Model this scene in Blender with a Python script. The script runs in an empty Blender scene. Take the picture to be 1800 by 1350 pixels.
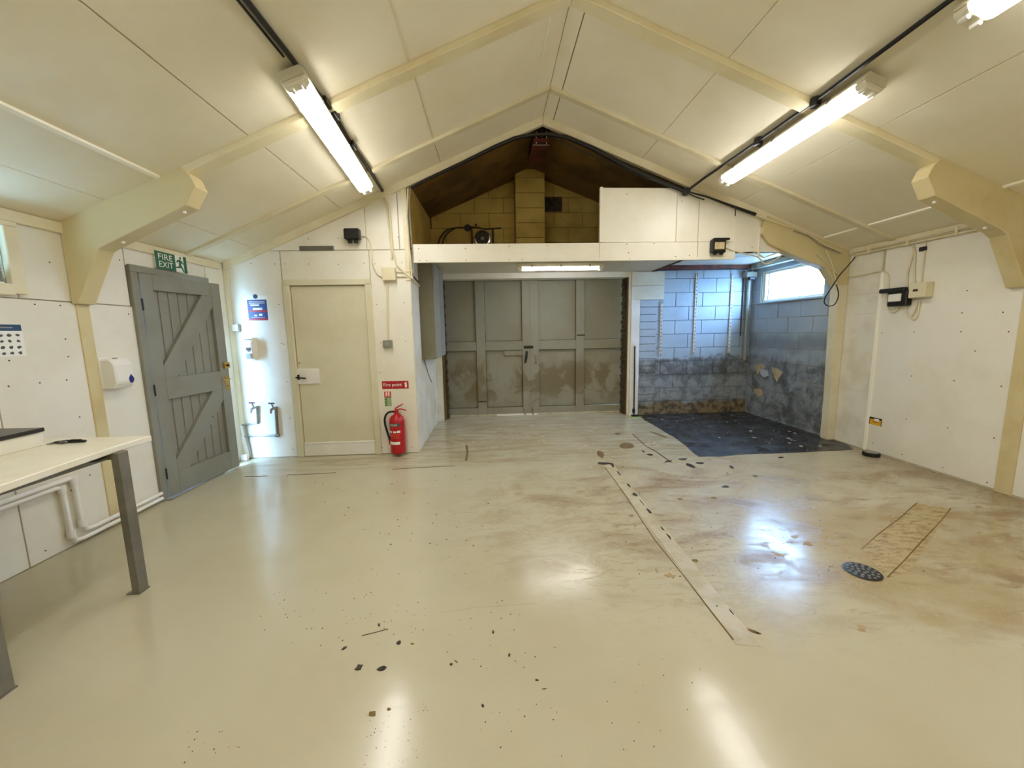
import bpy, bmesh, math, random
from mathutils import Vector, Matrix

random.seed(7)
S = bpy.context.scene
COL = S.collection

# ------------------------------------------------------------------ camera
FPX, YAW, PITCH, ROLL, CAMH = 690.25, .0473, .1336, -.0188, 1.45
_f = Vector((math.sin(YAW)*math.cos(PITCH), math.cos(YAW)*math.cos(PITCH), -math.sin(PITCH)))
_r = Vector((math.cos(YAW), -math.sin(YAW), 0))
_u = _r.cross(_f)
CR = math.cos(ROLL)*_r + math.sin(ROLL)*_u
CU = -math.sin(ROLL)*_r + math.cos(ROLL)*_u
CF = _f
CAMP = Vector((0, 0, CAMH))
cam_data = bpy.data.cameras.new('camera')
cam_data.sensor_fit = 'HORIZONTAL'; cam_data.sensor_width = 36
cam_data.lens = FPX/1800*36
cam_data.clip_start = .02; cam_data.clip_end = 200
cam = bpy.data.objects.new('camera', cam_data); COL.objects.link(cam)
m3 = Matrix((CR, CU, -CF)).transposed()
cam.matrix_world = Matrix.Translation(CAMP) @ m3.to_4x4()
S.camera = cam

# ------------------------------------------------------------------ sky and exposure
SKY = 40.0
LAMP = 12.5
world = bpy.data.worlds.new('sky'); S.world = world; world.use_nodes = True
bg = world.node_tree.nodes['Background']
bg.inputs[0].default_value = (.32, .59, 1.0, 1); bg.inputs[1].default_value = SKY
S.view_settings.view_transform = 'Standard'; S.view_settings.look = 'None'
S.view_settings.gamma = 1; S.view_settings.use_curve_mapping = False
S.view_settings.exposure = 1.16
S.cycles.diffuse_bounces = 5; S.cycles.max_bounces = 8; S.cycles.glossy_bounces = 3; S.cycles.sample_clamp_indirect = 8

# ------------------------------------------------------------------ dimensions (metres)
XL, XR, YB, XRI, ZA, ZEL, ZER = -3.0, 4.32, 4.70, .62, 3.80, 2.26, 2.35
SL = (ZA-ZEL)/(XRI-XL); SR = (ZA-ZER)/(XR-XRI)
YG = 6.45          # block wall with the garage doors
YREAR = -3.6
def zc(x):         # ceiling height over x
    return ZA-SL*(XRI-x) if x < XRI else ZA-SR*(x-XRI)

# measuring helpers: where a sight line meets a real surface
def _ray(x, y): return CF + CR*((x-900)/FPX) - CU*((y-675)/FPX)
def _pl(x, y, n, d):
    n = Vector(n); r = _ray(x, y); return CAMP + r*((d-n.dot(CAMP))/n.dot(r))
def fl(x, y, z=0.): return _pl(x, y, (0,0,1), z)
def bk(x, y, Y=YB): return _pl(x, y, (0,1,0), Y)
def sd(x, y, X): return _pl(x, y, (1,0,0), X)
def cl(x, y, d=0.): return _pl(x, y, (-SL,0,1), ZEL-SL*XL-d)
def crr(x, y, d=0.): return _pl(x, y, (SR,0,1), ZER+SR*XR-d)

# ------------------------------------------------------------------ materials
def lin(c):
    return tuple(((v/255)/12.92 if v/255 <= .04045 else ((v/255+.055)/1.055)**2.4) for v in c)
class NB:
    def __init__(s, name):
        s.m = bpy.data.materials.new(name); s.m.use_nodes = True
        s.t = s.m.node_tree; s.b = s.t.nodes['Principled BSDF']
    def n(s, typ, **kw):
        nd = s.t.nodes.new(typ)
        for k, v in kw.items(): setattr(nd, k, v)
        return nd
    def l(s, a, b): s.t.links.new(a, b)
    def pos(s): return s.n('ShaderNodeNewGeometry').outputs['Position']
    def noise(s, scale, detail=4, rough=.6, stretch=None, vec=None, dist=0.):
        v = vec or s.pos()
        if stretch:
            mp = s.n('ShaderNodeMapping'); mp.inputs['Scale'].default_value = stretch; s.l(v, mp.inputs[0]); v = mp.outputs[0]
        nz = s.n('ShaderNodeTexNoise'); nz.inputs['Scale'].default_value = scale
        nz.inputs['Detail'].default_value = detail; nz.inputs['Roughness'].default_value = rough
        nz.inputs['Distortion'].default_value = dist
        s.l(v, nz.inputs['Vector']); return nz.outputs[0]
    def rng(s, v, a, b, c=0., d=1., smooth=True):
        r = s.n('ShaderNodeMapRange'); r.interpolation_type = 'SMOOTHSTEP' if smooth else 'LINEAR'
        s.l(v, r.inputs[0])
        for i, q in zip((1,2,3,4), (a,b,c,d)): r.inputs[i].default_value = q
        return r.outputs[0]
    def math(s, op, a, b=0., clamp=False):
        m = s.n('ShaderNodeMath', operation=op, use_clamp=clamp)
        for i, q in enumerate((a, b)):
            if isinstance(q, (int, float)): m.inputs[i].default_value = q
            else: s.l(q, m.inputs[i])
        return m.outputs[0]
    def mix(s, f, a, b):
        m = s.n('ShaderNodeMix', data_type='RGBA')
        if isinstance(f, (int, float)): m.inputs[0].default_value = f
        else: s.l(f, m.inputs[0])
        for i, q in ((6, a), (7, b)):
            if isinstance(q, tuple): m.inputs[i].default_value = (*lin(q), 1)
            else: s.l(q, m.inputs[i])
        return m.outputs[2]
    def xyz(s):
        x = s.n('ShaderNodeSeparateXYZ'); s.l(s.pos(), x.inputs[0]); return x.outputs
    def ell(s, c, r, soft=.5):     # 1 inside an ellipsoid round c with radii r, fading outwards
        v = s.n('ShaderNodeVectorMath', operation='SUBTRACT'); s.l(s.pos(), v.inputs[0]); v.inputs[1].default_value = c
        d = s.n('ShaderNodeVectorMath', operation='DIVIDE'); s.l(v.outputs[0], d.inputs[0]); d.inputs[1].default_value = r
        ln = s.n('ShaderNodeVectorMath', operation='LENGTH'); s.l(d.outputs[0], ln.inputs[0])
        return s.rng(ln.outputs['Value'], 1-soft, 1+soft, 1, 0)
    def bump(s, h, strength=.2, dist=.01):
        b = s.n('ShaderNodeBump'); b.inputs['Strength'].default_value = strength; b.inputs['Distance'].default_value = dist
        s.l(h, b.inputs['Height']); s.l(b.outputs[0], s.b.inputs['Normal'])
    def col(s, c):
        if isinstance(c, tuple): s.b.inputs['Base Color'].default_value = (*lin(c), 1)
        else: s.l(c, s.b.inputs['Base Color'])
    def rough(s, v):
        if isinstance(v, (int, float)): s.b.inputs['Roughness'].default_value = v
        else: s.l(v, s.b.inputs['Roughness'])

def mat(name, c, rough=.5, c2=None, scale=3., lo=.4, hi=.65, bump=None, metal=0., spec=.5):
    b = NB(name)
    if c2: b.col(b.mix(b.rng(b.noise(scale, 5), lo, hi), c, c2))
    else: b.col(c)
    b.rough(rough); b.b.inputs['Metallic'].default_value = metal
    b.b.inputs['Specular IOR Level'].default_value = spec
    if bump: b.bump(b.noise(bump[0], 4), bump[1], .01)
    return b.m

def emis(name, c, strength):
    b = NB(name); b.col((250,250,245))
    b.b.inputs['Emission Color'].default_value = (*c, 1); b.b.inputs['Emission Strength'].default_value = strength
    return b.m

M = {}
M['wall'] = mat('cream wall board paint', (236,232,217), .42, (228,222,203), 1.3, bump=(60,.05))
M['wall_gap'] = mat('board joint filler', (186,177,150), .7)
M['ceil'] = mat('cream ceiling board paint', (238,230,205), .5, (230,220,190), .9, bump=(50,.05))
M['ceil_gap'] = mat('ceiling joint', (110,98,66), .8)
M['strip'] = mat('bright cream cover strip', (250,246,226), .25)
M['frame'] = mat('ochre cream gloss on boxed steel', (214,198,150), .4, (198,178,126), 2.2, .45, .75, bump=(30,.08))
M['trim'] = mat('cream trim paint', (228,218,186), .4, (216,204,168), 2.)
M['door_cream'] = mat('cream flush door paint', (219,213,184), .38, (212,204,172), 1.4)
M['grey'] = mat('sage grey gloss paint', (138,137,124), .42, (130,128,113), 2.5, bump=(40,.06))
M['black'] = mat('black plastic', (11,10,10), .4)
M['rubber'] = mat('black rubber', (20,20,22), .5)
M['white_pl'] = mat('white plastic', (236,234,226), .3)
M['white'] = mat('white paint', (235,232,222), .4, (226,222,208), 3)
M['cream_pl'] = mat('cream plastic', (222,212,176), .4)
M['grey_pl'] = mat('grey plastic', (138,136,122), .45)
M['steel'] = mat('brushed steel', (150,148,140), .38, metal=.8)
M['chrome'] = mat('chrome', (215,215,215), .15, metal=1.)
M['leg'] = mat('grey powder coated steel', (118,114,100), .45, (104,100,86), 6)
M['brass'] = mat('brass', (196,160,84), .3, metal=.9)
M['red'] = mat('extinguisher red', (176,16,24), .25)
M['sign_red'] = mat('sign red', (172,20,32), .4)
M['sign_green'] = mat('sign green', (14,96,70), .4)
M['sign_white'] = mat('sign white', (238,238,228), .4)
M['sign_blue'] = mat('notice blue', (30,64,128), .4)
M['navy'] = mat('poster header blue', (36,68,100), .5)
M['ink'] = mat('dark print', (84,74,70), .6)
M['pictoorange'] = mat('orange red print', (205,72,46), .5)
M['pictogreen'] = mat('pale green print', (150,178,122), .5)
M['yellow'] = mat('amber sticker', (222,164,28), .5)
M['tape'] = mat('green yellow tape', (150,176,60), .6)
M['blueplas'] = mat('blue plastic window', (24,34,120), .25)
M['rust'] = mat('rusty red oxide steel', (104,44,22), .75, (62,26,16), 9, bump=(40,.3))
M['darkred'] = mat('dark oxide steel', (52,22,14), .7, (34,16,10), 9)
M['loftroof'] = mat('brown stained loft lining', (128,98,42), .8, (96,72,28), 1.8)
M['lofblock'] = mat('tan painted block', (210,180,92), .75, (190,160,76), 3, bump=(60,.2))
M['loftgap'] = mat('loft mortar', (110,86,36), .9)
M['soffit'] = mat('white soffit sheet', (214,208,190), .4)
M['whiteblock'] = mat('white painted block', (230,225,208), .55, (218,210,188), 3, bump=(70,.15))
M['cabinet_grey'] = mat('olive grey cabinet paint', (124,119,94), .45, (116,110,84), 3)
M['cabinet_side'] = mat('pale grey cabinet paint', (150,150,138), .45)
M['table'] = mat('white laminate worktop', (238,233,214), .28, (230,224,202), 5)
M['darkstone'] = mat('black worktop', (46,42,38), .3)
M['blackstain'] = mat('black chipped patch', (34,28,22), .55, (60,50,36), 14)
M['brownchip'] = mat('brown exposed screed', (116,94,48), .8, (96,76,40), 12)
M['screed2'] = mat('faint floor score', (168,157,124), .6)
M['stainmark'] = mat('rusty floor mark', (156,130,86), .6, (170,148,104), 20)
M['rafter'] = mat('cream rafter board', (230,218,180), .4, (220,206,162), 2.)
M['speck'] = mat('dark floor speck', (72,58,38), .8)
M['tan'] = mat('bare plaster', (198,180,140), .9, (170,152,112), 8)
M['flake'] = mat('curled paint flake', (186,192,196), .6)
M['brickjamb'] = mat('dark brick edge', (74,62,42), .85, (52,42,28), 12)
M['glasspane'] = None

# grey paint worn to brown on the lower garage panels
b = NB('grey garage paint with brown wear')
x, y, z = b.xyz()
low = b.rng(z, .05, .45, .1, 1.); top = b.rng(z, .75, 1.15, 1., 0.)
nz = b.rng(b.noise(2.6, 6, .6, dist=.6), .42, .56)
wear = b.math('MULTIPLY', b.math('MULTIPLY', low, top), nz)
b.col(b.mix(b.math('MULTIPLY', wear, .85), b.mix(b.rng(b.noise(1.5,4), .4, .7), (143,139,120), (135,130,108)), (112,98,64)))
b.rough(.5); M['garage'] = b.m

# floor paint: warm beige with mottling, brown grime and scuffing
b = NB('beige floor paint')
base = b.mix(b.rng(b.noise(.8, 5), .35, .7), (190,183,157), (183,174,145))
base = b.mix(b.math('MULTIPLY', b.rng(b.noise(9, 6, .7), .55, .8), .15), base, (176,164,132))
reg = b.math('MAXIMUM', b.ell((1.75,3.0,0), (1.7,1.15,1)), b.math('MULTIPLY', b.ell((2.75,2.35,0), (1.2,.75,1)), 1.))
reg = b.math('MAXIMUM', reg, b.math('MULTIPLY', b.ell((.9,5.2,0), (1.7,1.0,1)), .6))
reg = b.math('MAXIMUM', reg, b.math('MULTIPLY', b.ell((3.9,2.9,0), (.8,1.0,1)), .95))
g1 = b.rng(b.noise(1.9, 8, .68, (1,1.9,1), dist=.5), .44, .66)
g2 = b.rng(b.noise(6.5, 7, .7, (1,2.6,1), dist=.8), .5, .68)
grime = b.math('MULTIPLY', reg, b.math('MAXIMUM', b.math('MULTIPLY', g1, .8), b.math('MULTIPLY', g2, .9)))
base = b.mix(grime, base, (128,98,54))
drain = b.math('MAXIMUM', b.ell((2.95,2.4,0), (.95,.45,1), .25), b.ell((2.35,1.85,0), (.42,.28,1), .3))
base = b.mix(b.math('MULTIPLY', drain, b.rng(b.noise(3.2,6), .3, .6, .25, .6)), base, (158,136,86))
x, y, z = b.xyz()
edge = b.math('MULTIPLY', b.rng(x, 3.85, 4.3), b.rng(b.noise(2.4,6), .3, .6, .3, .8))
base = b.mix(edge, base, (134,110,66))
dust = b.math('MULTIPLY', b.math('MULTIPLY', b.rng(y, 4.05, 4.35), b.rng(b.noise(3,6,.65,(.5,3,1)), .42, .62)), .5)
base = b.mix(dust, base, (140,122,82))
fine = b.rng(b.noise(70, 4, .8), .66, .74)
base = b.mix(b.math('MULTIPLY', fine, .35), base, (120,102,66))
b.col(base)
b.rough(b.math('ADD', b.rng(b.noise(2.2, 6, .65), .3, .75, .15, .21), b.math('MULTIPLY', grime, .3)))
h = b.math('ADD', b.noise(2.2, 3), b.math('MULTIPLY', b.noise(30, 3), .12))
b.bump(h, .12, .02); b.b.inputs['Specular IOR Level'].default_value = .5
M['floor'] = b.m

# concrete repair
b = NB('bare repair screed')
b.col(b.mix(b.rng(b.noise(6,6), .4, .65), (191,183,157), (174,162,128))); b.rough(.45); b.bump(b.noise(40,4), .15); M['screed'] = b.m
b = NB('brown drain patch')
b.col(b.mix(b.rng(b.noise(11,7,.7,(1,3,1)), .45, .62), (176,158,112), (138,112,66))); b.rough(.5); b.bump(b.noise(30,5), .3); M['drainpatch'] = b.m
# black floor of the bay
b = NB('black bitumen floor')
c1 = b.mix(b.rng(b.noise(3,8,.7,(1,2.5,1)), .42, .66), (36,37,38), (66,68,68))
c1 = b.mix(b.math('MULTIPLY', b.rng(b.noise(9,7), .58, .72), .6), c1, (112,106,92))
b.col(c1); b.rough(b.rng(b.noise(4,5), .35, .65, .25, .6)); b.bump(b.noise(14,6), .4); M['bitumen'] = b.m

def blue_wall(name, side):
    b = NB(name); x, y, z = b.xyz()
    wob = b.math('ADD', z, b.math('MULTIPLY', b.math('SUBTRACT', b.noise(3.2, 6), .5), .32))
    paint = b.mix(b.rng(b.noise(2,5), .35, .7), (172,182,190), (160,171,181))
    bare = b.mix(b.rng(b.noise(7,7,.7), .4, .62), (150,152,150), (112,114,112))
    if side:
        mould = b.mix(b.rng(b.noise(4.5,8,.7,dist=.5), .38, .62), (146,152,155), (88,92,92))
        c = b.mix(b.rng(wob, .88, 1.12), mould, paint)
        c = b.mix(b.math('MULTIPLY', b.math('MULTIPLY', b.rng(wob, 1.0, 1.15), b.rng(wob, 1.2, 1.42, 1, 0)), .7), c, (112,120,124))
    else:
        c = b.mix(b.rng(z, .92, .95), bare, paint)
        band = b.math('MULTIPLY', b.rng(wob, .58, .68), b.rng(wob, .95, 1.0, 1, 0))
        c = b.mix(b.math('MULTIPLY', band, b.rng(b.noise(6,7,.7), .36, .6)), c, (92,92,88))
        foot = b.rng(wob, .16, .22, 1, 0)
        c = b.mix(foot, c, b.mix(b.rng(b.noise(11,7), .42, .6), (136,118,82), (78,68,50)))
    b.col(c); b.rough(.55); b.bump(b.noise(45,5), .3); return b.m
M['blue_back'] = blue_wall('pale blue block paint over damp concrete', False)
M['blue_side'] = blue_wall('pale blue paint with black mould', True)
M['bluegap'] = mat('blue grey mortar', (92,102,116), .9)

# frosted glass
b = NB('frosted window glass')
t = b.n('ShaderNodeBsdfTransparent'); t.inputs[0].default_value = (.95,.97,1,1)
d = b.n('ShaderNodeBsdfTranslucent'); d.inputs[0].default_value = (.9,.94,1,1)
mx = b.n('ShaderNodeMixShader'); mx.inputs[0].default_value = .2
b.l(t.outputs[0], mx.inputs[1]); b.l(d.outputs[0], mx.inputs[2])
b.l(mx.outputs[0], b.t.nodes['Material Output'].inputs[0]); M['glasspane'] = b.m
M['yard'] = mat('concrete yard', (150,148,140), .9, (136,132,122), 1.)
M['hedge'] = mat('pale boundary wall', (150,152,148), .9, (132,134,130), 2)

M['tube'] = emis('lit fluorescent diffuser', (1.0,.97,.935), LAMP)
M['lampbody'] = mat('fitting body plastic', (205,198,172), .45)
M['lampend'] = mat('clear end of fitting', (226,220,196), .2)

# ------------------------------------------------------------------ builders
WLOC = {}
def link(o, parent):
    COL.objects.link(o)
    if parent is not None: o.parent = parent
def tag(o, label=None, cat=None, group=None, kind=None):
    if label: o['label'] = label
    if cat: o['category'] = cat
    if group: o['group'] = group
    if kind: o['kind'] = kind
    return o
def thing(name, loc, label=None, cat=None, group=None, kind=None):
    o = bpy.data.objects.new(name, None); o.empty_display_size = .05
    o.location = loc; COL.objects.link(o); WLOC[o.name] = Vector(loc)
    return tag(o, label, cat, group, kind)
def place(name, me, world, parent):
    o = bpy.data.objects.new(name, me)
    w = Vector(world); WLOC[o.name] = w
    o.location = w - (WLOC[parent.name] if parent is not None else Vector())
    link(o, parent); return o
def from_bm(name, bm, m, parent=None, smooth=False, recenter=True):
    bmesh.ops.recalc_face_normals(bm, faces=bm.faces)
    vs = [v.co.copy() for v in bm.verts]
    lo = Vector([min(v[i] for v in vs) for i in range(3)]); hi = Vector([max(v[i] for v in vs) for i in range(3)])
    c = Vector(((lo.x+hi.x)/2, (lo.y+hi.y)/2, lo.z)) if recenter else Vector()
    for v in bm.verts: v.co -= c
    me = bpy.data.meshes.new(name); bm.to_mesh(me); bm.free()
    if smooth:
        for p in me.polygons: p.use_smooth = True
        try: me.set_sharp_from_angle(angle=math.radians(40))
        except Exception: pass
    me.materials.append(M[m] if isinstance(m, str) else m)
    return place(name, me, c, parent)
def bm_box(bm, lo, hi):
    v = [bm.verts.new((x,y,z)) for x in (lo[0],hi[0]) for y in (lo[1],hi[1]) for z in (lo[2],hi[2])]
    for f in ((0,1,3,2),(4,6,7,5),(0,4,5,1),(2,3,7,6),(0,2,6,4),(1,5,7,3)): bm.faces.new([v[i] for i in f])
def bev(bm, w, seg=1):
    if w: bmesh.ops.bevel(bm, geom=list(bm.edges), offset=w, segments=seg, affect='EDGES', profile=.5)
_cache = {}
def box(name, lo, hi, m, parent=None, w=0., seg=1):
    lo, hi = Vector([min(a,b) for a,b in zip(lo,hi)]), Vector([max(a,b) for a,b in zip(lo,hi)])
    d = hi-lo; key = (tuple(round(q,4) for q in d), str(m), w, seg)
    if key not in _cache:
        bm = bmesh.new(); bm_box(bm, (-d.x/2,-d.y/2,0), (d.x/2,d.y/2,d.z)); bev(bm, w, seg)
        me = bpy.data.meshes.new(name); bm.to_mesh(me); bm.free()
        me.materials.append(M[m] if isinstance(m, str) else m); _cache[key] = me
    return place(name, _cache[key], ((lo.x+hi.x)/2, (lo.y+hi.y)/2, lo.z), parent)
def bm_prism(bm, pts, ex):
    ex = Vector(ex); a = [bm.verts.new(Vector(p)) for p in pts]; c = [bm.verts.new(Vector(p)+ex) for p in pts]
    n = len(a); bm.faces.new(a); bm.faces.new(c[::-1])
    for i in range(n): bm.faces.new((a[i], a[(i+1)%n], c[(i+1)%n], c[i]))
def prism(name, pts, ex, m, parent=None, w=0.):
    bm = bmesh.new(); bm_prism(bm, pts, ex); bmesh.ops.recalc_face_normals(bm, faces=bm.faces); bev(bm, w)
    return from_bm(name, bm, m, parent)
def clean(pts, tol=1e-5):
    out = []
    for p in pts:
        p = Vector(p)
        if not out or (p-out[-1]).length > tol: out.append(p)
    return out
def smoothpath(pts, n=6):
    P = [Vector(p) for p in pts]
    if len(P) < 3: return P
    out = []
    for i in range(len(P)-1):
        p0 = P[max(i-1,0)]; p1 = P[i]; p2 = P[i+1]; p3 = P[min(i+2,len(P)-1)]
        for k in range(n):
            t = k/n
            out.append(.5*((2*p1)+(p2-p0)*t+(2*p0-5*p1+4*p2-p3)*t*t+(3*p1-p0-3*p2+p3)*t**3))
    out.append(P[-1]); return out
def bm_tube(bm, pts, r, n=8):
    pts = clean(pts); rings = []; prev = None
    for i, p in enumerate(pts):
        t = (pts[min(i+1,len(pts)-1)]-pts[max(i-1,0)]).normalized()
        a = prev - t*prev.dot(t) if prev is not None else (Vector((0,0,1)) if abs(t.z) < .9 else Vector((1,0,0))).cross(t)
        a.normalize(); prev = a; c = t.cross(a)
        rr = r[i] if isinstance(r, (list,tuple)) else r
        rings.append([bm.verts.new(p+rr*(math.cos(2*math.pi*k/n)*a+math.sin(2*math.pi*k/n)*c)) for k in range(n)])
    for A, B in zip(rings, rings[1:]):
        for k in range(n): bm.faces.new((A[k], A[(k+1)%n], B[(k+1)%n], B[k]))
    bm.faces.new(rings[0][::-1]); bm.faces.new(rings[-1])
def tube(name, pts, r, m, parent=None, n=8, smooth=0):
    bm = bmesh.new(); bm_tube(bm, smoothpath(pts, smooth) if smooth else pts, r, n)
    return from_bm(name, bm, m, parent, smooth=True)
def bm_lathe(bm, prof, o=(0,0,0), ax=(0,0,1), n=20):
    ax = Vector(ax).normalized(); a = (Vector((0,0,1)) if abs(ax.z) < .9 else Vector((1,0,0))).cross(ax).normalized(); c = ax.cross(a); o = Vector(o)
    rings = [[bm.verts.new(o+ax*h+r*(math.cos(2*math.pi*k/n)*a+math.sin(2*math.pi*k/n)*c)) for k in range(n)] for r, h in prof]
    for A, B in zip(rings, rings[1:]):
        for k in range(n): bm.faces.new((A[k], A[(k+1)%n], B[(k+1)%n], B[k]))
    bm.faces.new(rings[0][::-1]); bm.faces.new(rings[-1])
def lathe(name, prof, o, m, parent=None, ax=(0,0,1), n=20):
    bm = bmesh.new(); bm_lathe(bm, prof, o, ax, n); return from_bm(name, bm, m, parent, smooth=True)
def extrude(name, prof, P0, P1, A, B, m, parent=None, w=0.):
    P0, P1, A, B = map(Vector, (P0, P1, A, B))
    return prism(name, [P0+a*A+c*B for a, c in prof], P1-P0, m, parent, w)
def stuff(name, bm, m, parent):
    return tag(from_bm(name, bm, m, parent), kind='stuff')
def dots(name, pts, N, r, m, parent, t=.0015, n=7):
    bm = bmesh.new()
    for p in pts: bm_lathe(bm, [(r,-.001),(r*.8,t)], p, N, n)
    return stuff(name, bm, m, parent)
def text(name, body, o, U, V, width, height, m, parent, lift=.0012):
    cu = bpy.data.curves.new('lettering', 'FONT'); cu.body = body; cu.size = 1; cu.resolution_u = 3
    to = bpy.data.objects.new('lettering', cu); COL.objects.link(to)
    me = bpy.data.meshes.new_from_object(to.evaluated_get(bpy.context.evaluated_depsgraph_get()))
    bpy.data.objects.remove(to)
    xs = [v.co.x for v in me.vertices]; ys = [v.co.y for v in me.vertices]
    U, V, o = Vector(U), Vector(V), Vector(o); N = U.cross(V)
    for v in me.vertices:
        a = (v.co.x-min(xs))/(max(xs)-min(xs))*width; c = (v.co.y-min(ys))/(max(ys)-min(ys))*height
        v.co = U*a+V*c+N*lift
    me.materials.clear(); me.materials.append(M[m])
    return place(name, me, o, parent)
def plate(name, o, U, V, a0, a1, b0, b1, m, parent, lift=0., t=.001):
    U, V, o = Vector(U), Vector(V), Vector(o); N = U.cross(V)
    pts = [o+U*a+V*c+N*lift for a, c in ((a0,b0),(a1,b0),(a1,b1),(a0,b1))]
    return prism(name, pts, N*t, m, parent)
def poly_plate(name, o, U, V, ab, m, parent, lift=0., t=.001):
    U, V, o = Vector(U), Vector(V), Vector(o); N = U.cross(V)
    return prism(name, [o+U*a+V*c+N*lift for a, c in ab], N*t, m, parent)
def slab_cells(name, cuts_u, cuts_v, hole, mk, m, parent=None):
    bm = bmesh.new()
    for u0, u1 in zip(cuts_u, cuts_u[1:]):
        for v0, v1 in zip(cuts_v, cuts_v[1:]):
            if not hole((u0+u1)/2, (v0+v1)/2): bm_box(bm, *mk(u0, u1, v0, v1))
    return from_bm(name, bm, m, parent)
def clip(poly, a, c, d):          # keep a*u + c*v <= d
    out = []
    for i, p in enumerate(poly):
        q = poly[(i+1)%len(poly)]; fp = a*p[0]+c*p[1]-d; fq = a*q[0]+c*q[1]-d
        if fp <= 0: out.append(p)
        if fp*fq < 0: t = fp/(fp-fq); out.append((p[0]+t*(q[0]-p[0]), p[1]+t*(q[1]-p[1])))
    return out

GAP = .004
# ================================================================== FLOOR
floor = box('floor', (XL-.2, YREAR-.2, -.12), (XR+.2, YG+.4, 0), 'floor'); tag(floor, 'beige painted workshop floor with stains', kind='structure')
def floor_poly(name, px, m, h=.0012, parent=floor, kind=None, skirt=True):
    pts = [fl(*p) for p in px]
    bm = bmesh.new(); bm_prism(bm, [(p.x,p.y,-.002) for p in pts], (0,0,.002+h)); o = from_bm(name, bm, m, parent)
    if kind: o['kind'] = kind
    return o
# black bitumen patch of the bay with a ragged edge
edge = [(1131,737),(1150,748),(1163,756),(1176,763),(1186,768),(1196,776),(1205,783),(1214,791),(1222,799),(1228,803),(1246,802),(1262,803),(1278,801),(1300,800),(1330,798),(1365,797),(1400,795),(1440,793),(1475,792),(1500,790)]
rim = [fl(*p) for p in edge]
rim = [Vector((p.x+random.uniform(-.012,.012), p.y+random.uniform(-.015,.015), 0)) for p in rim]
pts = [(p.x,p.y,-.002) for p in rim]+[(XR-.012,4.45,-.002),(XR-.012,YG-.01,-.002),(2.42,YG-.01,-.002),(2.42,6.15,-.002)]
prism('bitumen_patch', pts, (0,0,.0045), 'bitumen', floor)
# pale repair strip
prism('repair_strip', [(1.165,4.03,-.002),(1.275,4.02,-.002),(1.19,1.56,-.002),(1.085,1.58,-.002)], (0,0,.0035), 'screed', floor)
prism('drain_patch', [(3.41,2.87,-.002),(2.37,2.28,-.002),(2.30,2.14,-.002),(2.25,1.99,-.002),(2.42,2.03,-.002),(3.56,2.755,-.002)], (0,0,.003), 'drainpatch', floor)
# dark joints
def crack(name, px, wpx, m='speck'):
    P = [fl(*p) for p in px]; bm = bmesh.new(); L = []; Rr = []
    for i, p in enumerate(P):
        t = (P[min(i+1,len(P)-1)]-P[max(i-1,0)]).normalized(); n = Vector((-t.y,t.x,0)); w = wpx*random.uniform(.5,1.3)
        L.append(p+n*w); Rr.append(p-n*w)
    bm_prism(bm, [(q.x,q.y,-.001) for q in L+Rr[::-1]], (0,0,.0016 if m == 'screed2' else .0042)); return from_bm(name, bm, m, floor)
crack('floor_crack', [(1112,763),(1135,784),(1155,795),(1180,813)], .006)
crack('floor_crack', [(1515,965),(1545,938),(1580,912),(1612,884)], .0022, 'brownchip')
crack('floor_crack', [(1560,1015),(1590,985),(1620,952),(1650,920),(1671,894)], .003, 'brownchip')
crack('floor_crack', [(1064,822),(1100,872),(1150,948),(1200,1010),(1250,1075),(1289,1125)], .003, 'brownchip')
crack('floor_crack', [(505,835),(545,833.5),(590,831)], .003); crack('floor_crack', [(690,825),(740,822),(800,819)], .0025); crack('floor_crack', [(430,838),(470,837)], .002)
crack('floor_crack', [(820,783),(822,795),(819,810)], .012, 'brownchip')
crack('floor_crack', [(775,1078),(830,1068),(900,1064),(945,1060)], .0006, 'screed2')
crack('floor_crack', [(636,1118),(660,1112),(682,1106)], .0008)
def chip(cx, cy, hx, hy, m='blackstain', rot=0., n=9):
    px = []
    for k in range(n):
        a = 2*math.pi*k/n; q = random.uniform(.3,1.2) if m == 'stainmark' else random.uniform(.55,1.2); x, y = hx*math.cos(a)*q, hy*math.sin(a)*q
        px.append((cx+x*math.cos(rot)-y*math.sin(rot), cy+x*math.sin(rot)+y*math.cos(rot)))
    floor_poly('paint_chip', px, m, h=.0038 if m == 'blackstain' else .0012 if m == 'stainmark' else .0022)
def z7(x, y): return 1000+x/3.214, 740+y/3.214
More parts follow.
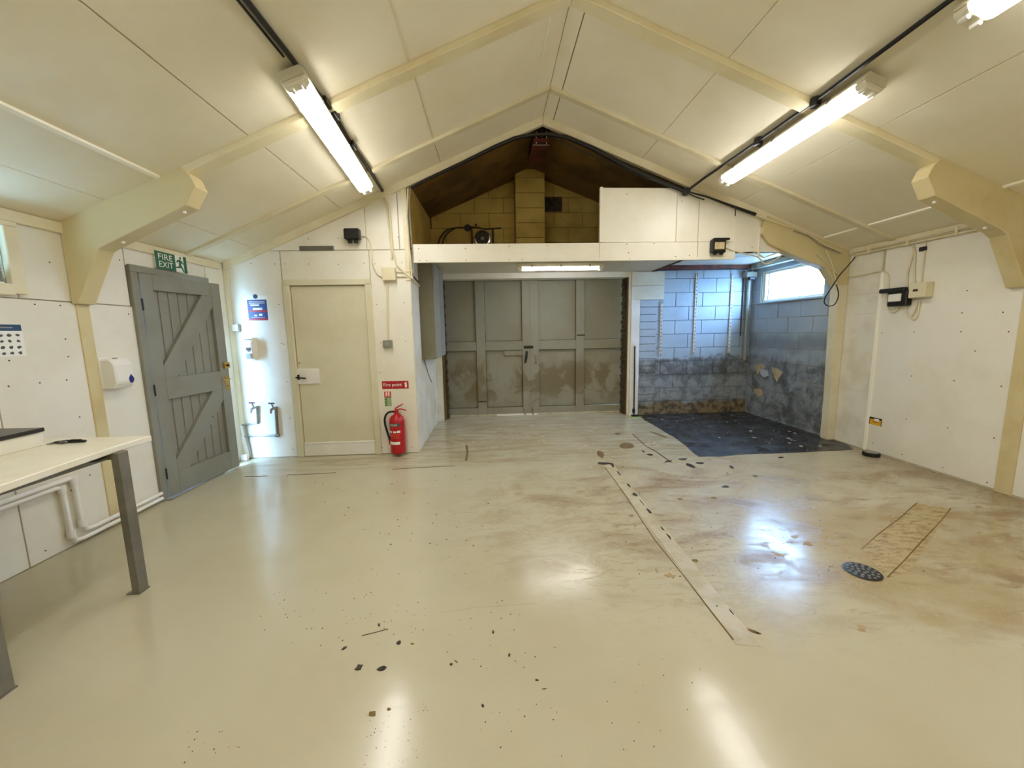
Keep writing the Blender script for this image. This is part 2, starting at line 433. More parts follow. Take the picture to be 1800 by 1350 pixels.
for x, y, hx, hy, r, m in [(195,241,17,2.6,0,'blackstain'),(246,252,5,2.2,.8,'blackstain'),(282,295,7,1.3,.9,'blackstain'),(338,366,5,1.8,.8,'blackstain'),(375,418,5,2.6,.4,'blackstain'),
        (412,460,10,1.,.85,'blackstain'),(455,513,7,3,.8,'blackstain'),(530,610,6,1.2,.8,'blackstain'),(566,655,7,1.8,.85,'blackstain'),(178,185,9,5,.7,'brownchip'),(330,142,12,5.5,.1,'brownchip'),
        (640,217,10,2,0,'blackstain'),(686,250,11,2.6,.35,'blackstain'),(740,238,7,1.8,.05,'blackstain'),(560,229,7,1.6,-.2,'blackstain'),(918,261,6,2,.3,'blackstain'),(880,371,7,2,0,'blackstain'),
        (1198,206,5,1.2,0,'blackstain'),(1052,312,4,1,.2,'blackstain'),(818,434,6,1.2,0,'brownchip'),(627,441,5,1.3,.2,'brownchip'),(510,78,18,1.6,.35,'brownchip'),(458,191,6,1.6,.1,'blackstain'),
        (420,172,3,1.2,.5,'blackstain'),(275,74,5,2,.1,'brownchip'),(918,1080,7,.8,.9,'blackstain'),(835,1047,2,1,0,'blackstain'),(712,790,6,3,.3,'brownchip'),(1040,1190,10,3,.4,'brownchip'),(1070,1200,5,2,.3,'brownchip')]:
    cx, cy = z7(x, y); chip(cx, cy, hx, hy, m, r)
def z36(x, y): return 560+x/3.6, 1050+y/3.6
for x, y, hx, hy, r, m in [(258,443,9,4.5,-.5,'blackstain'),(400,452,8,5,-.25,'blackstain'),(507,291,6,4,-.4,'blackstain'),(337,738,9,6.5,0,'brownchip'),(445,709,4,2.6,0,'brownchip'),(163,324,5,1.8,-.5,'blackstain'),
        (1104,222,2.4,3.2,0,'blackstain'),(1208,366,2.4,3,0,'blackstain'),(1040,690,2.8,2.8,.6,'blackstain'),(1380,526,3,1.4,0,'blackstain'),(1428,580,5,1.2,-.1,'brownchip'),(840,425,3,1.8,-.4,'blackstain'),(870,407,4,1.2,.7,'brownchip'),(382,177,2,2.6,0,'blackstain'),(593,294,3,1.3,0,'brownchip')]:
    cx, cy = z36(x, y); chip(cx, cy, hx, hy, m, r, 8)
for cx, cy, hx, hy, r in [(1515,1105,12,6,.2),(1316,1107,8,4,.3),(1398,944,10,3,-.2),(1370,975,16,3,.3),(1180,1012,12,5,.1),(1487,885,4,1.5,0),(975,1138,2.5,1.5,0),(1420,955,9,4,.2),(1765,898,10,4,.4),(1720,890,9,3,.2)]:
    chip(cx, cy, hx, hy, 'stainmark', r, 15)
# small specks: clusters on the near floor and along the traffic line
bm = bmesh.new()
def specks(n, x0, x1, y0, y1, r=.006):
    for _ in range(n):
        p = fl(random.uniform(x0,x1), random.uniform(y0,y1)); q = r*random.uniform(.35,1.)
        k = 5; a0 = random.uniform(0,6)
        bm_prism(bm, [(p.x+q*random.uniform(.6,1.2)*math.cos(a0+2*math.pi*j/k), p.y+q*random.uniform(.6,1.2)*math.sin(a0+2*math.pi*j/k), -.001) for j in range(k)], (0,0,.0022))
specks(26, 500, 760, 1000, 1140, .004); specks(22, 590, 760, 1070, 1130, .003); specks(18, 780, 960, 1060, 1180, .004); specks(30, 640, 900, 900, 1080, .004)
specks(12, 420, 560, 1040, 1120, .004); specks(14, 320, 420, 1280, 1345, .003); specks(40, 640, 760, 1230, 1345, .002); specks(16, 840, 990, 1220, 1345, .003)
specks(20, 1060, 1240, 1060, 1340, .003); specks(45, 1060, 1300, 760, 860, .01); specks(50, 1080, 1480, 820, 1020, .007); specks(40, 1440, 1640, 900, 1010, .006); specks(30, 500, 900, 800, 900, .01); specks(25, 600, 860, 900, 960, .008)
stuff('floor_specks', bm, 'speck', floor)
# crumbs and plaster flakes on the bitumen
bm = bmesh.new()
for _ in range(34):
    p = Vector((random.uniform(2.5,4.1), random.uniform(4.35,6.35), .003)); q = random.uniform(.006,.022)
    bm_prism(bm, [(p.x+q*random.uniform(.5,1.3)*math.cos(j*1.26), p.y+q*random.uniform(.5,1.3)*math.sin(j*1.26), .001) for j in range(5)], (0,0,.006))
tag(from_bm('plaster_crumbs', bm, 'flake'), 'pale plaster crumbs scattered on the black bay floor', 'debris', kind='stuff')
# round drain cover
dc = fl(1516,1005)
dcov = thing('drain_cover', (dc.x,dc.y,0), 'round black cast iron drain grate set in the stained floor', 'drain')
lathe('rim', [(.086,-.003),(.092,.004),(.088,.006),(.08,.006)], (dc.x,dc.y,0), 'black', dcov, n=28)
bm = bmesh.new()
for rr, nn in ((.022,5),(.048,10),(.071,14)):
    for k in range(nn):
        a = 2*math.pi*k/nn+rr*30; bm_lathe(bm, [(.0095,.005),(.0085,.0085)], (dc.x+rr*math.cos(a), dc.y+rr*math.sin(a), 0), n=7)
stuff('grate_studs', bm, M['steel'], dcov)
pk = fl(1531,801)
t = thing('rubber_stop', (pk.x,pk.y,0), 'low round black rubber stop on the floor by the wall', 'doorstop')
lathe('body', [(.075,0),(.078,.006),(.078,.036),(.07,.042)], pk, 'rubber', t, n=24)
lathe('top_disc', [(.062,.042),(.06,.0445)], pk, 'grey_pl', t, n=24)

# ================================================================== WALLS
# ---- left wall
DY0, DY1, DZ = 3.555, 4.345, 2.0            # exterior door opening
WY0, WY1, WZ0, WZ1 = 1.45, 2.66, 1.80, 2.155  # high window
wl = slab_cells('wall_left', [YREAR,WY0,WY1,DY0,DY1,YB+.1], [0,WZ0,DZ,WZ1,ZEL+.05],
    lambda y,z: (DY0<y<DY1 and z<DZ) or (WY0<y<WY1 and WZ0<z<WZ1), lambda u0,u1,v0,v1: ((XL-.16,u0,v0),(XL-.012,u1,v1)), 'wall_gap'); tag(wl, kind='structure')
def lp(y0, y1, z0, z1, m='wall'): return box('wall_panel', (XL-.012, y0+GAP, z0+GAP), (XL, y1-GAP, z1-GAP), m, wl, .0015)
HJ = 1.715
for y0, y1 in ((YREAR,-1.2),(-1.2,.02),(.02,1.25),(1.25,2.495),(2.495,3.04),(3.10,3.515)): lp(y0, y1, 0, HJ)
for y0, y1 in ((YREAR,-1.2),(-1.2,.02),(.02,1.41)): lp(y0, y1, HJ, ZEL)
lp(2.70, 3.10, HJ, ZEL); lp(3.10, 3.48, HJ, ZEL); lp(3.48, 4.40, 2.045, ZEL); lp(4.40, YB, 0, ZEL)
lp(1.41, 2.70, HJ, WZ0-.03); 
box('cover_strip', (XL-.005,3.035,0), (XL+.012,3.125,1.70), 'frame', wl, .003)
dots('screw_heads', [Vector((XL, *((lambda p:(p.y,p.z))(sd(x,y,XL))))) for x, y in [(61,535),(106,537),(115,596),(120,627),(70,673),(117,668),(15,679),(87,461),(16,634),(140,733),(152,551),(226,552),(180,760),(158,835),(192,815),(125,862),(63,870),(80,968),(204,905),(172,924),(330,478),(210,457)]], (1,0,0), .006, 'speck', wl)
tr = box('trim_1', (XL,YREAR,ZEL-.075), (XL+.022,YB-.09,ZEL-.0), 'trim', None, .004); tag(tr, kind='structure')
# left high window
w2 = thing('window_2', (XL,(WY0+WY1)/2,WZ0), kind='structure')
for nm, lo, hi in (('window_frame',(XL-.02,WY0-.05,WZ1),(XL+.03,WY1+.075,WZ1+.03)),('window_frame',(XL-.02,WY1,WZ0-.06),(XL+.026,WY1+.075,WZ1)),('window_sill',(XL-.02,WY0-.05,WZ0-.07),(XL+.034,WY1,WZ0)),('window_frame',(XL-.02,WY0-.05,WZ0),(XL+.026,WY0,WZ1))):
    box(nm, lo, hi, 'trim', w2, .004)
for lo, hi in (((XL-.1,WY1-.05,WZ0),(XL-.03,WY1,WZ1)),((XL-.1,WY0,WZ0),(XL-.03,WY0+.05,WZ1)),((XL-.1,WY0+.05,WZ0),(XL-.03,WY1-.05,WZ0+.045)),((XL-.1,WY0+.05,WZ1-.045),(XL-.03,WY1-.05,WZ1)),((XL-.1,WY1-.62,WZ0+.045),(XL-.03,WY1-.57,WZ1-.045))):
    box('sash', lo, hi, 'trim', w2, .006)
for a, c in ((WY1-.57,WY1-.05),(WY0+.05,WY1-.62)): box('pane', (XL-.07,a,WZ0+.045), (XL-.064,c,WZ1-.045), 'glasspane', w2)

# slatted blind across the high window
t = thing('window_blind', (XL-.02,(WY0+WY1)/2,WZ0), 'pale slatted blind closed behind the high window frame', 'blind')
box('head_rail', (XL-.028,WY0+.01,WZ1-.03), (XL-.004,WY1-.01,WZ1-.004), 'white_pl', t, .003)
for k in range(15):
    z_ = WZ0+.012+k*.0212
    prism('slat', [(XL-.024,WY0+.015,z_),(XL-.022,WY0+.015,z_),(XL-.010,WY0+.015,z_+.0195),(XL-.012,WY0+.015,z_+.0195)], (0,WY1-WY0-.03,0), 'cabinet_side', t)
box('bottom_rail', (XL-.026,WY0+.012,WZ0+.002), (XL-.008,WY1-.012,WZ0+.012), 'white_pl', t, .002)

# ---- exterior ledged door, ajar
d1 = thing('door_1', (XL,DY0,0), 'sage grey ledged and braced exterior door standing ajar', kind='structure')
df = thing('door_frame', (XL,DY0,0)); df.parent = d1; df.location = (0,0,0)
box('jamb', (XL-.12,DY0-.065,0), (XL+.028,DY0,DZ), 'grey', df, .004)
box('jamb', (XL-.12,DY1,0), (XL-.002,DY1+.06,DZ), 'grey', df, .004)
box('head', (XL-.12,DY0-.065,DZ), (XL+.028,DY1+.06,DZ+.06), 'grey', df, .004)
box('head_rebate', (XL-.10,DY0,DZ-.03), (XL-.045,DY1,DZ), 'grey', df, .004)
box('threshold', (XL-.12,DY0-.05,0), (XL+.085,DY1+.03,.011), 'grey', df, .006)
HX, HY = XL+.012, DY0+.006
ang = math.radians(7.2); U = Vector((math.sin(ang), math.cos(ang), 0)); N = Vector((math.cos(ang), -math.sin(ang), 0)); ZV = Vector((0,0,1))
LW, LH, LB = .835, 1.985, .014
def lpiece(name, ab, m='grey', n0=0., n1=.02, parent=d1, w=.003):
    o = Vector((HX,HY,LB)); pts = [o+U*a+ZV*c+N*n0 for a, c in ab]
    return prism(name, pts, N*(n1-n0), m, parent, w)
def lrect(name, a0, a1, b0, b1, **k): return lpiece(name, [(a0,b0),(a1,b0),(a1,b1),(a0,b1)], **k)
ST = .112
nb = 7; bw = (LW-.16)/nb
for i in range(nb): lrect('board', .08+i*bw+.0025, .08+(i+1)*bw-.0025, .1, LH-.08, n0=-.028, n1=-.012, w=.004)
lrect('stile', 0, ST, 0, LH, n0=-.028, n1=.022); lrect('stile', LW-ST, LW, 0, LH, n0=-.028, n1=.022); lrect('backing_board', .06, LW-.06, .05, LH-.04, m='speck', n0=-.034, n1=-.028)
lrect('rail', ST, LW-ST, LH-.135, LH, n0=-.02, n1=.0215); lrect('rail', ST, LW-ST, .88, 1.075, n0=-.02, n1=.0215); lrect('rail', ST, LW-ST, 0, .2, n0=-.02, n1=.0215)
a0, a1 = ST, LW-ST
for z0, z1 in ((.2,.88),(1.075,LH-.135)):
    lpiece('brace', [(a0,z0),(a0+.12,z0),(a1,z1-.11),(a1,z1),(a1-.12,z1),(a0,z0+.11)], n0=-.012, n1=.021)
for z in (.22,.98,1.72): 
    o = Vector((HX,HY,LB+z)); tube('hinge', [o+N*.024-U*.004-ZV*.05, o+N*.024-U*.004+ZV*.05], .007, 'black', d1, 8)
lk = lrect('night_latch', LW-.075, LW-.003, 1.10, 1.165, m='brass', n0=.02, n1=.045)
o = Vector((HX,HY,LB)); tube('latch_knob', [o+U*(LW-.04)+ZV*1.13+N*.045, o+U*(LW-.04)+ZV*1.13+N*.062], .012, 'black', lk)
lk = lrect('lock_plate', LW-.065, LW-.02, .87, 1.02, m='brass', n0=.02, n1=.026)
tube('lever_handle', [o+U*(LW-.042)+ZV*.985+N*.026, o+U*(LW-.042)+ZV*.985+N*.06, o+U*(LW-.14)+ZV*.985+N*.06], .008, 'brass', lk)
lathe('keyhole', [(.007,.026),(.006,.028)], o+U*(LW-.042)+ZV*.91, 'black', lk, ax=N, n=10)
dots('bolt_head', [o+U*.56+ZV*.62+N*.021], N, .007, 'black', d1, .003)

# ---- back wall (boarded) with cream door
BX1 = -.93
D2X0, D2X1, D2Z = -2.335, -1.405, 2.03
bm = bmesh.new()
def quadprism(bm, x0, x1, z0, z1f, y0, y1):
    bm_prism(bm, [(x0,y0,z0),(x1,y0,z0),(x1,y0,z1f(x1)),(x0,y0,z1f(x0))], (0,y1-y0,0))
quadprism(bm, XL, D2X0, 0, lambda x: zc(x)+.03, YB+.012, YB+.14); quadprism(bm, D2X1, BX1, 0, lambda x: zc(x)+.03, YB+.012, YB+.14); quadprism(bm, D2X0, D2X1, D2Z, lambda x: zc(x)+.03, YB+.012, YB+.14)
wb = from_bm('wall_back', bm, 'wall_gap'); tag(wb, kind='structure')
def bpan(x0, x1, z0, z1):
    z1f = (lambda x: min(z1, zc(x)-.005)) if z1 else (lambda x: zc(x)-.005)
    return prism('wall_panel', [(x0+GAP,YB,z0+GAP),(x1-GAP,YB,z0+GAP),(x1-GAP,YB,z1f(x1)-GAP),(x0+GAP,YB,z1f(x0)-GAP)], (0,.012,0), 'wall', wb, .0015)
TJ = 2.395
bpan(XL, -2.375, 0, 2.255) if False else None
prism('wall_panel', [(XL+GAP,YB,GAP),(-2.375,YB,GAP),(-2.375,YB,TJ-GAP),(-2.69,YB,TJ-GAP),(XL+GAP,YB,zc(XL)-.005)], (0,.012,0), 'wall', wb, .0015)
prism('wall_panel', [(-2.67,YB,TJ+GAP),(-1.40,YB,TJ+GAP),(-1.40,YB,zc(-1.4)-.005)], (0,.012,0), 'wall', wb, .0015)
bpan(-2.367, -1.38, 2.065, TJ); bpan(-1.38, BX1, 0, TJ); bpan(-1.40, -1.03, TJ, None); bpan(-1.03, BX1, TJ, None)
prism('corner_trim', [(BX1-.045,YB-.012,2.05),(BX1+.006,YB-.012,2.05),(BX1+.006,YB-.012,zc(BX1)-.03),(BX1-.045,YB-.012,zc(BX1)-.04)], (0,.012,0), 'trim', wb, .002)
box('corner_trim', (XL+.001,YB-.02,0), (XL+.05,YB,2.24), 'trim', wb, .004)
dots('screw_heads', [bk(x,y,YB) for x, y in [(406,536),(414,606),(421,672),(495,604),(490,535),(499,605),(504,671),(510,735),(515,790),(441,463),(483,464),(501,464),(543,464),(595,465),(640,463),(659,464),(706,462),(499,427),(542,420),(594,419),(700,417),(662,535),(710,532),(669,603),(713,600),(668,655),(672,787),(725,786)]], (0,-1,0), .006, 'speck', wb)
d2 = thing('door_2', ((D2X0+D2X1)/2,YB,0), 'flush cream internal door with black lever handle', kind='structure')
fw = .052
box('door_frame', (D2X0-.03,YB-.02,0), (D2X0+fw-.01,YB+.1,D2Z), 'door_cream', d2, .004); box('door_frame', (D2X1-fw+.01,YB-.02,0), (D2X1+.03,YB+.1,D2Z), 'door_cream', d2, .004)
box('door_frame', (D2X0-.03,YB-.02,D2Z-.02), (D2X1+.03,YB+.1,D2Z+.045), 'door_cream', d2, .004)
lf = box('door_leaf', (D2X0+fw-.004,YB+.012,.012), (D2X1-fw+.004,YB+.05,D2Z-.026), 'door_cream', d2, .003)
box('kick_board', (D2X0+fw-.006,YB-.008,.004), (D2X1-fw+.006,YB+.012,.15), 'white', d2, .004)
box('kick_rail', (D2X0+fw-.006,YB-.012,.15), (D2X1-fw+.006,YB+.012,.17), 'white', d2, .004)
hx0, hx1 = bk(520,647).x, bk(560,647).x
pl_ = box('push_plate', (hx0,YB-.002,bk(540,675).z), (hx1,YB+.012,bk(540,648).z), 'white', d2, .002)
hp = bk(524,663)
box('handle_rose', (hp.x-.02,YB-.012,hp.z-.03), (hp.x+.02,YB-.002,hp.z+.03), 'black', pl_, .003)
tube('lever_handle', [(hp.x,YB-.01,hp.z),(hp.x,YB-.05,hp.z),(hp.x+.05,YB-.055,hp.z-.004),(hp.x+.11,YB-.05,hp.z-.012)], .009, 'black', pl_)
dots('lock_fixing', [bk(519,638,YB+.01), bk(526,638,YB+.01)], (0,-1,0), .008, 'speck', d2, .003)
for z in (.35,1.02,1.72): tube('hinge', [(D2X1-fw+.006,YB+.006,z-.04),(D2X1-fw+.006,YB+.006,z+.04)], .007, 'door_cream', d2)

# ---- return wall beside the garage bay
wr = box('wall_return', (BX1-.12,YB+.13,0), (BX1,YG+.35,3.2), 'whiteblock'); tag(wr, kind='structure')
box('end_board', (BX1-.003,YB+.001,0), (BX1+.006,YB+.135,2.30), 'whiteblock', wr, .001)
box('door_light_block', (XL+.01,YB+.145,0), (BX1-.125,YB+.2,2.2), 'wall_gap', wb)  # unseen slab added behind the cream door to block leaking daylight
prism('loft_side_panel', [(BX1+.001,YB+.13,2.45),(BX1+.001,YG,2.45),(BX1+.001,YG,zc(BX1)+.06),(BX1+.001,YB+.13,zc(BX1)+.02)], (.008,0,0), 'lofblock', wr)
box('edge_batten', (BX1+.001,YG-.31,0), (BX1+.014,YG-.24,1.08), 'whiteblock', wr, .003)

# ---- garage wall of blocks
GX0, GX1, GZ = -.80, 2.24, 2.30           # garage opening
bm = bmesh.new()
top = lambda x: zc(x)+.12
for x0, x1, z0, z1 in ((BX1,GX0,0,2.4),(GX1,XR,0,2.42),(GX0,GX1,GZ,2.42)): bm_box(bm, (x0,YG+.012,z0), (x1,YG+.25,z1))
bm_prism(bm, [(BX1-.1,YG+.012,2.42),(XR,YG+.012,2.42),(XR,YG+.012,top(XR)),(XRI,YG+.012,top(XRI)),(BX1-.1,YG+.012,top(BX1-.1))], (0,.2,0))
wg = from_bm('wall_garage', bm, 'loftgap'); tag(wg, kind='structure')
bm = bmesh.new(); bm_box(bm, (2.4,YG+.004,0), (XR,YG+.013,2.40)); from_bm('mortar_bed', bm, 'bluegap', wg)
CH, BL, JT = .225, .45, .007
def blocks(parent, x0, x1, z0, z1, m, yf, dep, off=0., ztop=None, zbase=0.):
    r0 = int(math.floor((z0-zbase)/CH)); r1 = int(math.ceil((z1-zbase)/CH))
    for r in range(r0, r1):
        za, zb = max(z0, zbase+r*CH), min(z1, zbase+(r+1)*CH)
        if zb-za < .03: continue
        s = x0 - ((off + (BL/2 if r%2 else 0)) % BL)
        while s < x1:
            a, c = max(s, x0), min(s+BL, x1); s += BL
            if c-a < .03: continue
            poly = [(a+JT/2,za+JT/2),(c-JT/2,za+JT/2),(c-JT/2,zb-JT/2),(a+JT/2,zb-JT/2)]
            if ztop:
                for (A,C,D) in ztop: poly = clip(poly, A, C, D)
                if len(poly) < 3: continue
                prism('block', [(u,yf+random.uniform(-.002,.002),v) for u, v in poly], (0,dep,0), m, parent)
            else:
                y = yf+random.choice((-.002,0,.002))
                box('block', (poly[0][0],y,poly[0][1]), (poly[2][0],y+dep,poly[2][1]), m, parent, .003)
PX = 2.70
blocks(wg, PX, XR, 0, 2.385, 'blue_back', YG-.004, .016, off=.12)
# shallow pier beside the garage door: narrow blue courses below, white blocks above
for r in range(16):
    z0 = r*.12
    if z0 < 1.9: box('block', (2.40,YG-.055,z0+.003), (PX-.004,YG+.012,min(z0+.12,1.915)-.003), 'blue_back', wg, .003)
for r in range(2): box('block', (2.27,YG-.055,1.918+r*.225), (2.81,YG+.012,1.918+(r+1)*.225-.004), 'whiteblock', wg, .003)
# tan blocks of the gable in the loft
gl = [(-SL,1,ZA-SL*XRI+.075),(SR,1,ZA+SR*XRI+.075)]
blocks(wg, BX1, .395, 2.5, 3.95, 'lofblock', YG-.004, .016, off=.2, ztop=gl, zbase=2.385)
blocks(wg, .845, 1.9, 2.5, 3.95, 'lofblock', YG-.004, .016, off=.05, ztop=gl, zbase=2.385)
# chimney pier with rounded shoulders
cp = thing('chimney_pier', (.62,6.3,2.43), 'tan painted block pier with rounded top on the loft gable', 'pier')
for r in range(7):
    z0 = 2.43+r*.215; z1 = z0+.215
    if r < 6: box('block', (.40,6.2,z0+.003), (.84,YG-.006,z1-.003), 'lofblock', cp, .004)
    else:
        pts = [(.40,6.2,z0+.003),(.84,6.2,z0+.003),(.84,6.2,z0+.05)]+[(.62+.22*math.cos(a),6.2,z0+.05+.07*math.sin(a)) for a in [math.pi*k/8 for k in range(1,8)]]+[(.40,6.2,z0+.05)]
        prism('block', pts, (0,.24,0), 'lofblock', cp)
# air brick
av = thing('air_brick', (1.0,YG,3.3), 'brown square air vent high on the loft gable', 'vent')
box('plate', (.87,YG-.02,3.30), (1.14,YG-.004,3.52), 'brickjamb', av, .003)
for k in range(5): box('louvre', (.885,YG-.03,3.315+k*.04), (1.125,YG-.02,3.338+k*.04), 'brickjamb', av, .002)

# toothed brick reveals and white linings of the garage opening
bm = bmesh.new()
for sx, x0 in ((-1,GX0),(1,GX1)):
    for r in range(30):
        q = .012 if r%2 else 0.; z0 = r*.0765
        bm_box(bm, (x0-(.03-q if sx < 0 else -q+.03), YG+.10, z0+.004), (x0+(.03-q if sx < 0 else .0), YG+.25, z0+.0725)) if False else bm_box(bm, (min(x0, x0-sx*(.035-q)), YG+.09, z0+.005), (max(x0, x0-sx*(.035-q)), YG+.26, z0+.0725))
stuff('reveal_bricks', bm, 'brickjamb', wg)
box('head_lining', (GX0-.06,YG-.02,2.285), (GX1+.14,YG+.20,2.372), 'white', wg, .004)
box('jamb_lining', (GX1+.02,YG-.09,0), (GX1+.165,YG+.1,1.92), 'white', wg, .004)
box('jamb_lining', (GX1+.0,YG-.03,0), (GX1+.03,YG+.1,2.29), 'white', wg, .004)
box('jamb_lining', (BX1,YG-.02,0), (GX0-.03,YG+.1,2.29), 'whiteblock', wg, .004)

# ---- garage doors
YD = 6.72
d3 = thing('door_3', ((GX0+GX1)/2,YD,0), 'pair of sage grey panelled garage doors with brown worn lower panels', kind='structure')
def leaf(x0, x1, stiles, rails, nm):
    t = thing(nm, ((x0+x1)/2,YD,.02)); t.parent = d3; t.location = WLOC[t.name]-WLOC[d3.name]
    xs = [x0]; 
    for a, c in stiles: box('stile', (a,YD-.03,.02), (c,YD+.02,2.33), 'garage', t, .004)
    bays = []
    e = sorted(stiles); cur = x0
    for a, c in e:
        if a-cur > .05: bays.append((cur,a))
        cur = c
    if x1-cur > .05: bays.append((cur,x1))
    box('backing_board', (x0,YD+.036,.02), (x1,YD+.042,2.33), 'speck', t)
    zs = [.02]+[q for r in rails for q in r]+[2.33]
    for a, c in bays:
        for r0, r1 in rails: box('rail', (a,YD-.028,r0), (c,YD+.02,r1), 'garage', t, .004)
        zz = [r for r in rails]; cz = zz[0][1]
        for nx in zz[1:]+[(2.33,2.33)]:
            box('door_panel', (a+.004,YD+.026,cz+.004), (c-.004,YD+.036,nx[0]-.004), 'garage', t, .002); cz = nx[1]
    return t
RL = [(.02,.14),(1.13,1.285)]
lL = leaf(-.86, .64, [(-.275,-.12),(.505,.64)], RL, 'garage_leaf')
lR = leaf(.65, 2.26, [(.65,.785),(1.425,1.565)], RL, 'garage_leaf')
box('weather_bar', (.632,YD-.034,.03), (.652,YD-.02,2.33), 'garage', lR, .003)
box('letter_block', (.2,YD-.008,1.04), (.505,YD+.004,1.125), 'garage', lL, .003)
def gd(x, y, Y=YD-.03): return bk(x, y, Y)
p = gd(930,610); box('hasp', (p.x-.09,YD-.045,p.z-.022), (p.x+.07,YD-.024,p.z+.022), 'black', lL, .004)
p0, p1 = gd(926,617), gd(923,638); tube('hanging_bolt', [(p0.x,YD-.05,p0.z),(p0.x-.01,YD-.05,(p0.z+p1.z)/2),(p1.x,YD-.05,p1.z)], [.016,.022,.014], 'black', lL)
p = gd(942,632); tube('pull_handle', [(p.x,YD-.025,p.z+.07),(p.x,YD-.06,p.z+.05),(p.x,YD-.06,p.z-.05),(p.x,YD-.025,p.z-.07)], .009, 'grey_pl', lR)
for px in ((848,706),(1021,589)):
    p = gd(*px); box('patch_plate', (p.x-.07,YD-.034,p.z-.012), (p.x+.07,YD-.024,p.z+.012), 'speck', lL if px[0] < 900 else lR, .002)
for x_ in (923,937):
    p = gd(x_,725); box('drop_bolt', (p.x-.012,YD-.05,.005), (p.x+.012,YD-.026,.13), 'steel', lL if x_ < 930 else lR, .003)
box('head_light_block', (GX0-.1,YD+.045,2.2), (GX1+.1,YD+.1,2.5), 'garage', d3); box('head_light_block', (GX0-.12,YG+.24,2.29), (GX1+.12,YD+.06,2.5), 'garage', d3)  # unseen boards added over the door head to keep daylight out
for x0, x1 in ((GX0-.15,GX0-.02),(GX1-.02,GX1+.15)): box('jamb_light_block', (x0,YD+.045,0), (x1,YD+.1,2.4), 'brickjamb', d3)  # unseen side boards added to stop daylight leaking past the leaves
box('threshold', (GX0-.05,YD-.03,.0), (GX1+.05,YD+.06,.032), 'screed', d3, .003); box('daylight_gap_strip', (.05,YD-.034,.0), (.75,YD-.03,.026), 'white', d3)  # threshold added against daylight leaks; white strip paints the bright gap under the doors

# ---- right wall
BWY0, BWY1, BWZ0, BWZ1 = 5.02, 6.22, 1.835, 2.30
wrt = slab_cells('wall_right', [YREAR,BWY0,BWY1,YG+.2], [0,BWZ0,BWZ1,ZER+.12], lambda y,z: BWY0<y<BWY1 and BWZ0<z<BWZ1, lambda u0,u1,v0,v1: ((XR+.012,u0,v0),(XR+.16,u1,v1)), 'wall_gap'); tag(wrt, kind='structure')
def rp(y0, y1, z0, z1, m='wall'): return box('wall_panel', (XR, y0+GAP, z0+GAP), (XR+.012, y1-GAP, z1-GAP), m, wrt, .0015)
for y0, y1 in ((YREAR,-1.0),(-1.0,.22),(.22,1.44),(1.44,2.95)): rp(y0, y1, .01, ZER)
rp(3.04, 4.235, .01, ZER)
box('cover_strip', (XR-.012,2.93,0), (XR+.005,3.045,1.72), 'frame', wrt, .003)
box('cover_strip', (XR-.012,4.225,0), (XR+.005,4.262,2.02), 'strip', wrt, .003)
def ublock(y0, y1, z0, z1, m, off=0., dz=CH, zb0=0.):
    r = 0
    while zb0+r*dz < z1:
        za, zb = max(z0, zb0+r*dz), min(z1, zb0+(r+1)*dz)
        s = y0-((off+(BL/2 if r%2 else 0))%BL); r += 1
        if zb-za < .02: continue
        while s < y1:
            a, c = max(s,y0), min(s+BL,y1); s += BL
            if c-a > .03:
                q = random.choice((-.002,0,.002)); box('block', (XR+q,a+.003,za+.003), (XR+.014,c-.003,zb-.003), m, wrt, .003)
ublock(4.262, 4.72, 0, ZER, 'whiteblock', 0.); box('mortar_bed', (XR+.0035,4.262,0), (XR+.013,4.72,ZER), 'whiteblock', wrt)
ublock(4.80, YG-.01, 0, BWZ0, 'blue_side', .1); ublock(4.80, BWY0-.02, BWZ0, 2.44, 'blue_side', .1); ublock(BWY1+.02, YG-.01, BWZ0, 2.44, 'blue_side', .1); ublock(BWY0-.02, BWY1+.02, BWZ1, 2.44, 'blue_side', .1)
dots('screw_heads', [Vector((XR, sd(x,y,XR).y, sd(x,y,XR).z)) for x, y in [(1691,550),(1763,549),(1714,617),(1700,511),(1773,583),(1534,779),(1607,584),(1550,585),(1689,583),(1677,669),(1602,661),(1760,679),(1666,752),(1593,737),(1747,770),(1585,799),(1657,822),(1735,848),(1788,486)]], (-1,0,0), .0065, 'speck', wrt)
# bare plaster patches and a loose flake on the damp side wall
def sidepatch(px, m, t=.004):
    pts = [sd(*p, XR-.002) for p in px]; prism('bare_patch', pts, (-t,0,0), m, wrt)
sidepatch([(1326,642),(1341,640),(1345,646),(1336,650),(1333,659),(1330,655)], 'tan'); sidepatch([(1357,645),(1368,648),(1376,655),(1370,664),(1366,672),(1361,662),(1358,652)], 'tan'); sidepatch([(1325,684),(1338,683),(1342,693),(1333,698),(1328,692)], 'tan')
sidepatch([(1336,650),(1342,648),(1350,652),(1352,660),(1344,664),(1338,658)], 'flake', .012)
# wooden mopstick at the foot of the blue wall
box('foot_kerb', (XR-.02,4.80,0), (XR+.01,YG-.02,.028), 'blue_side', wrt, .004)
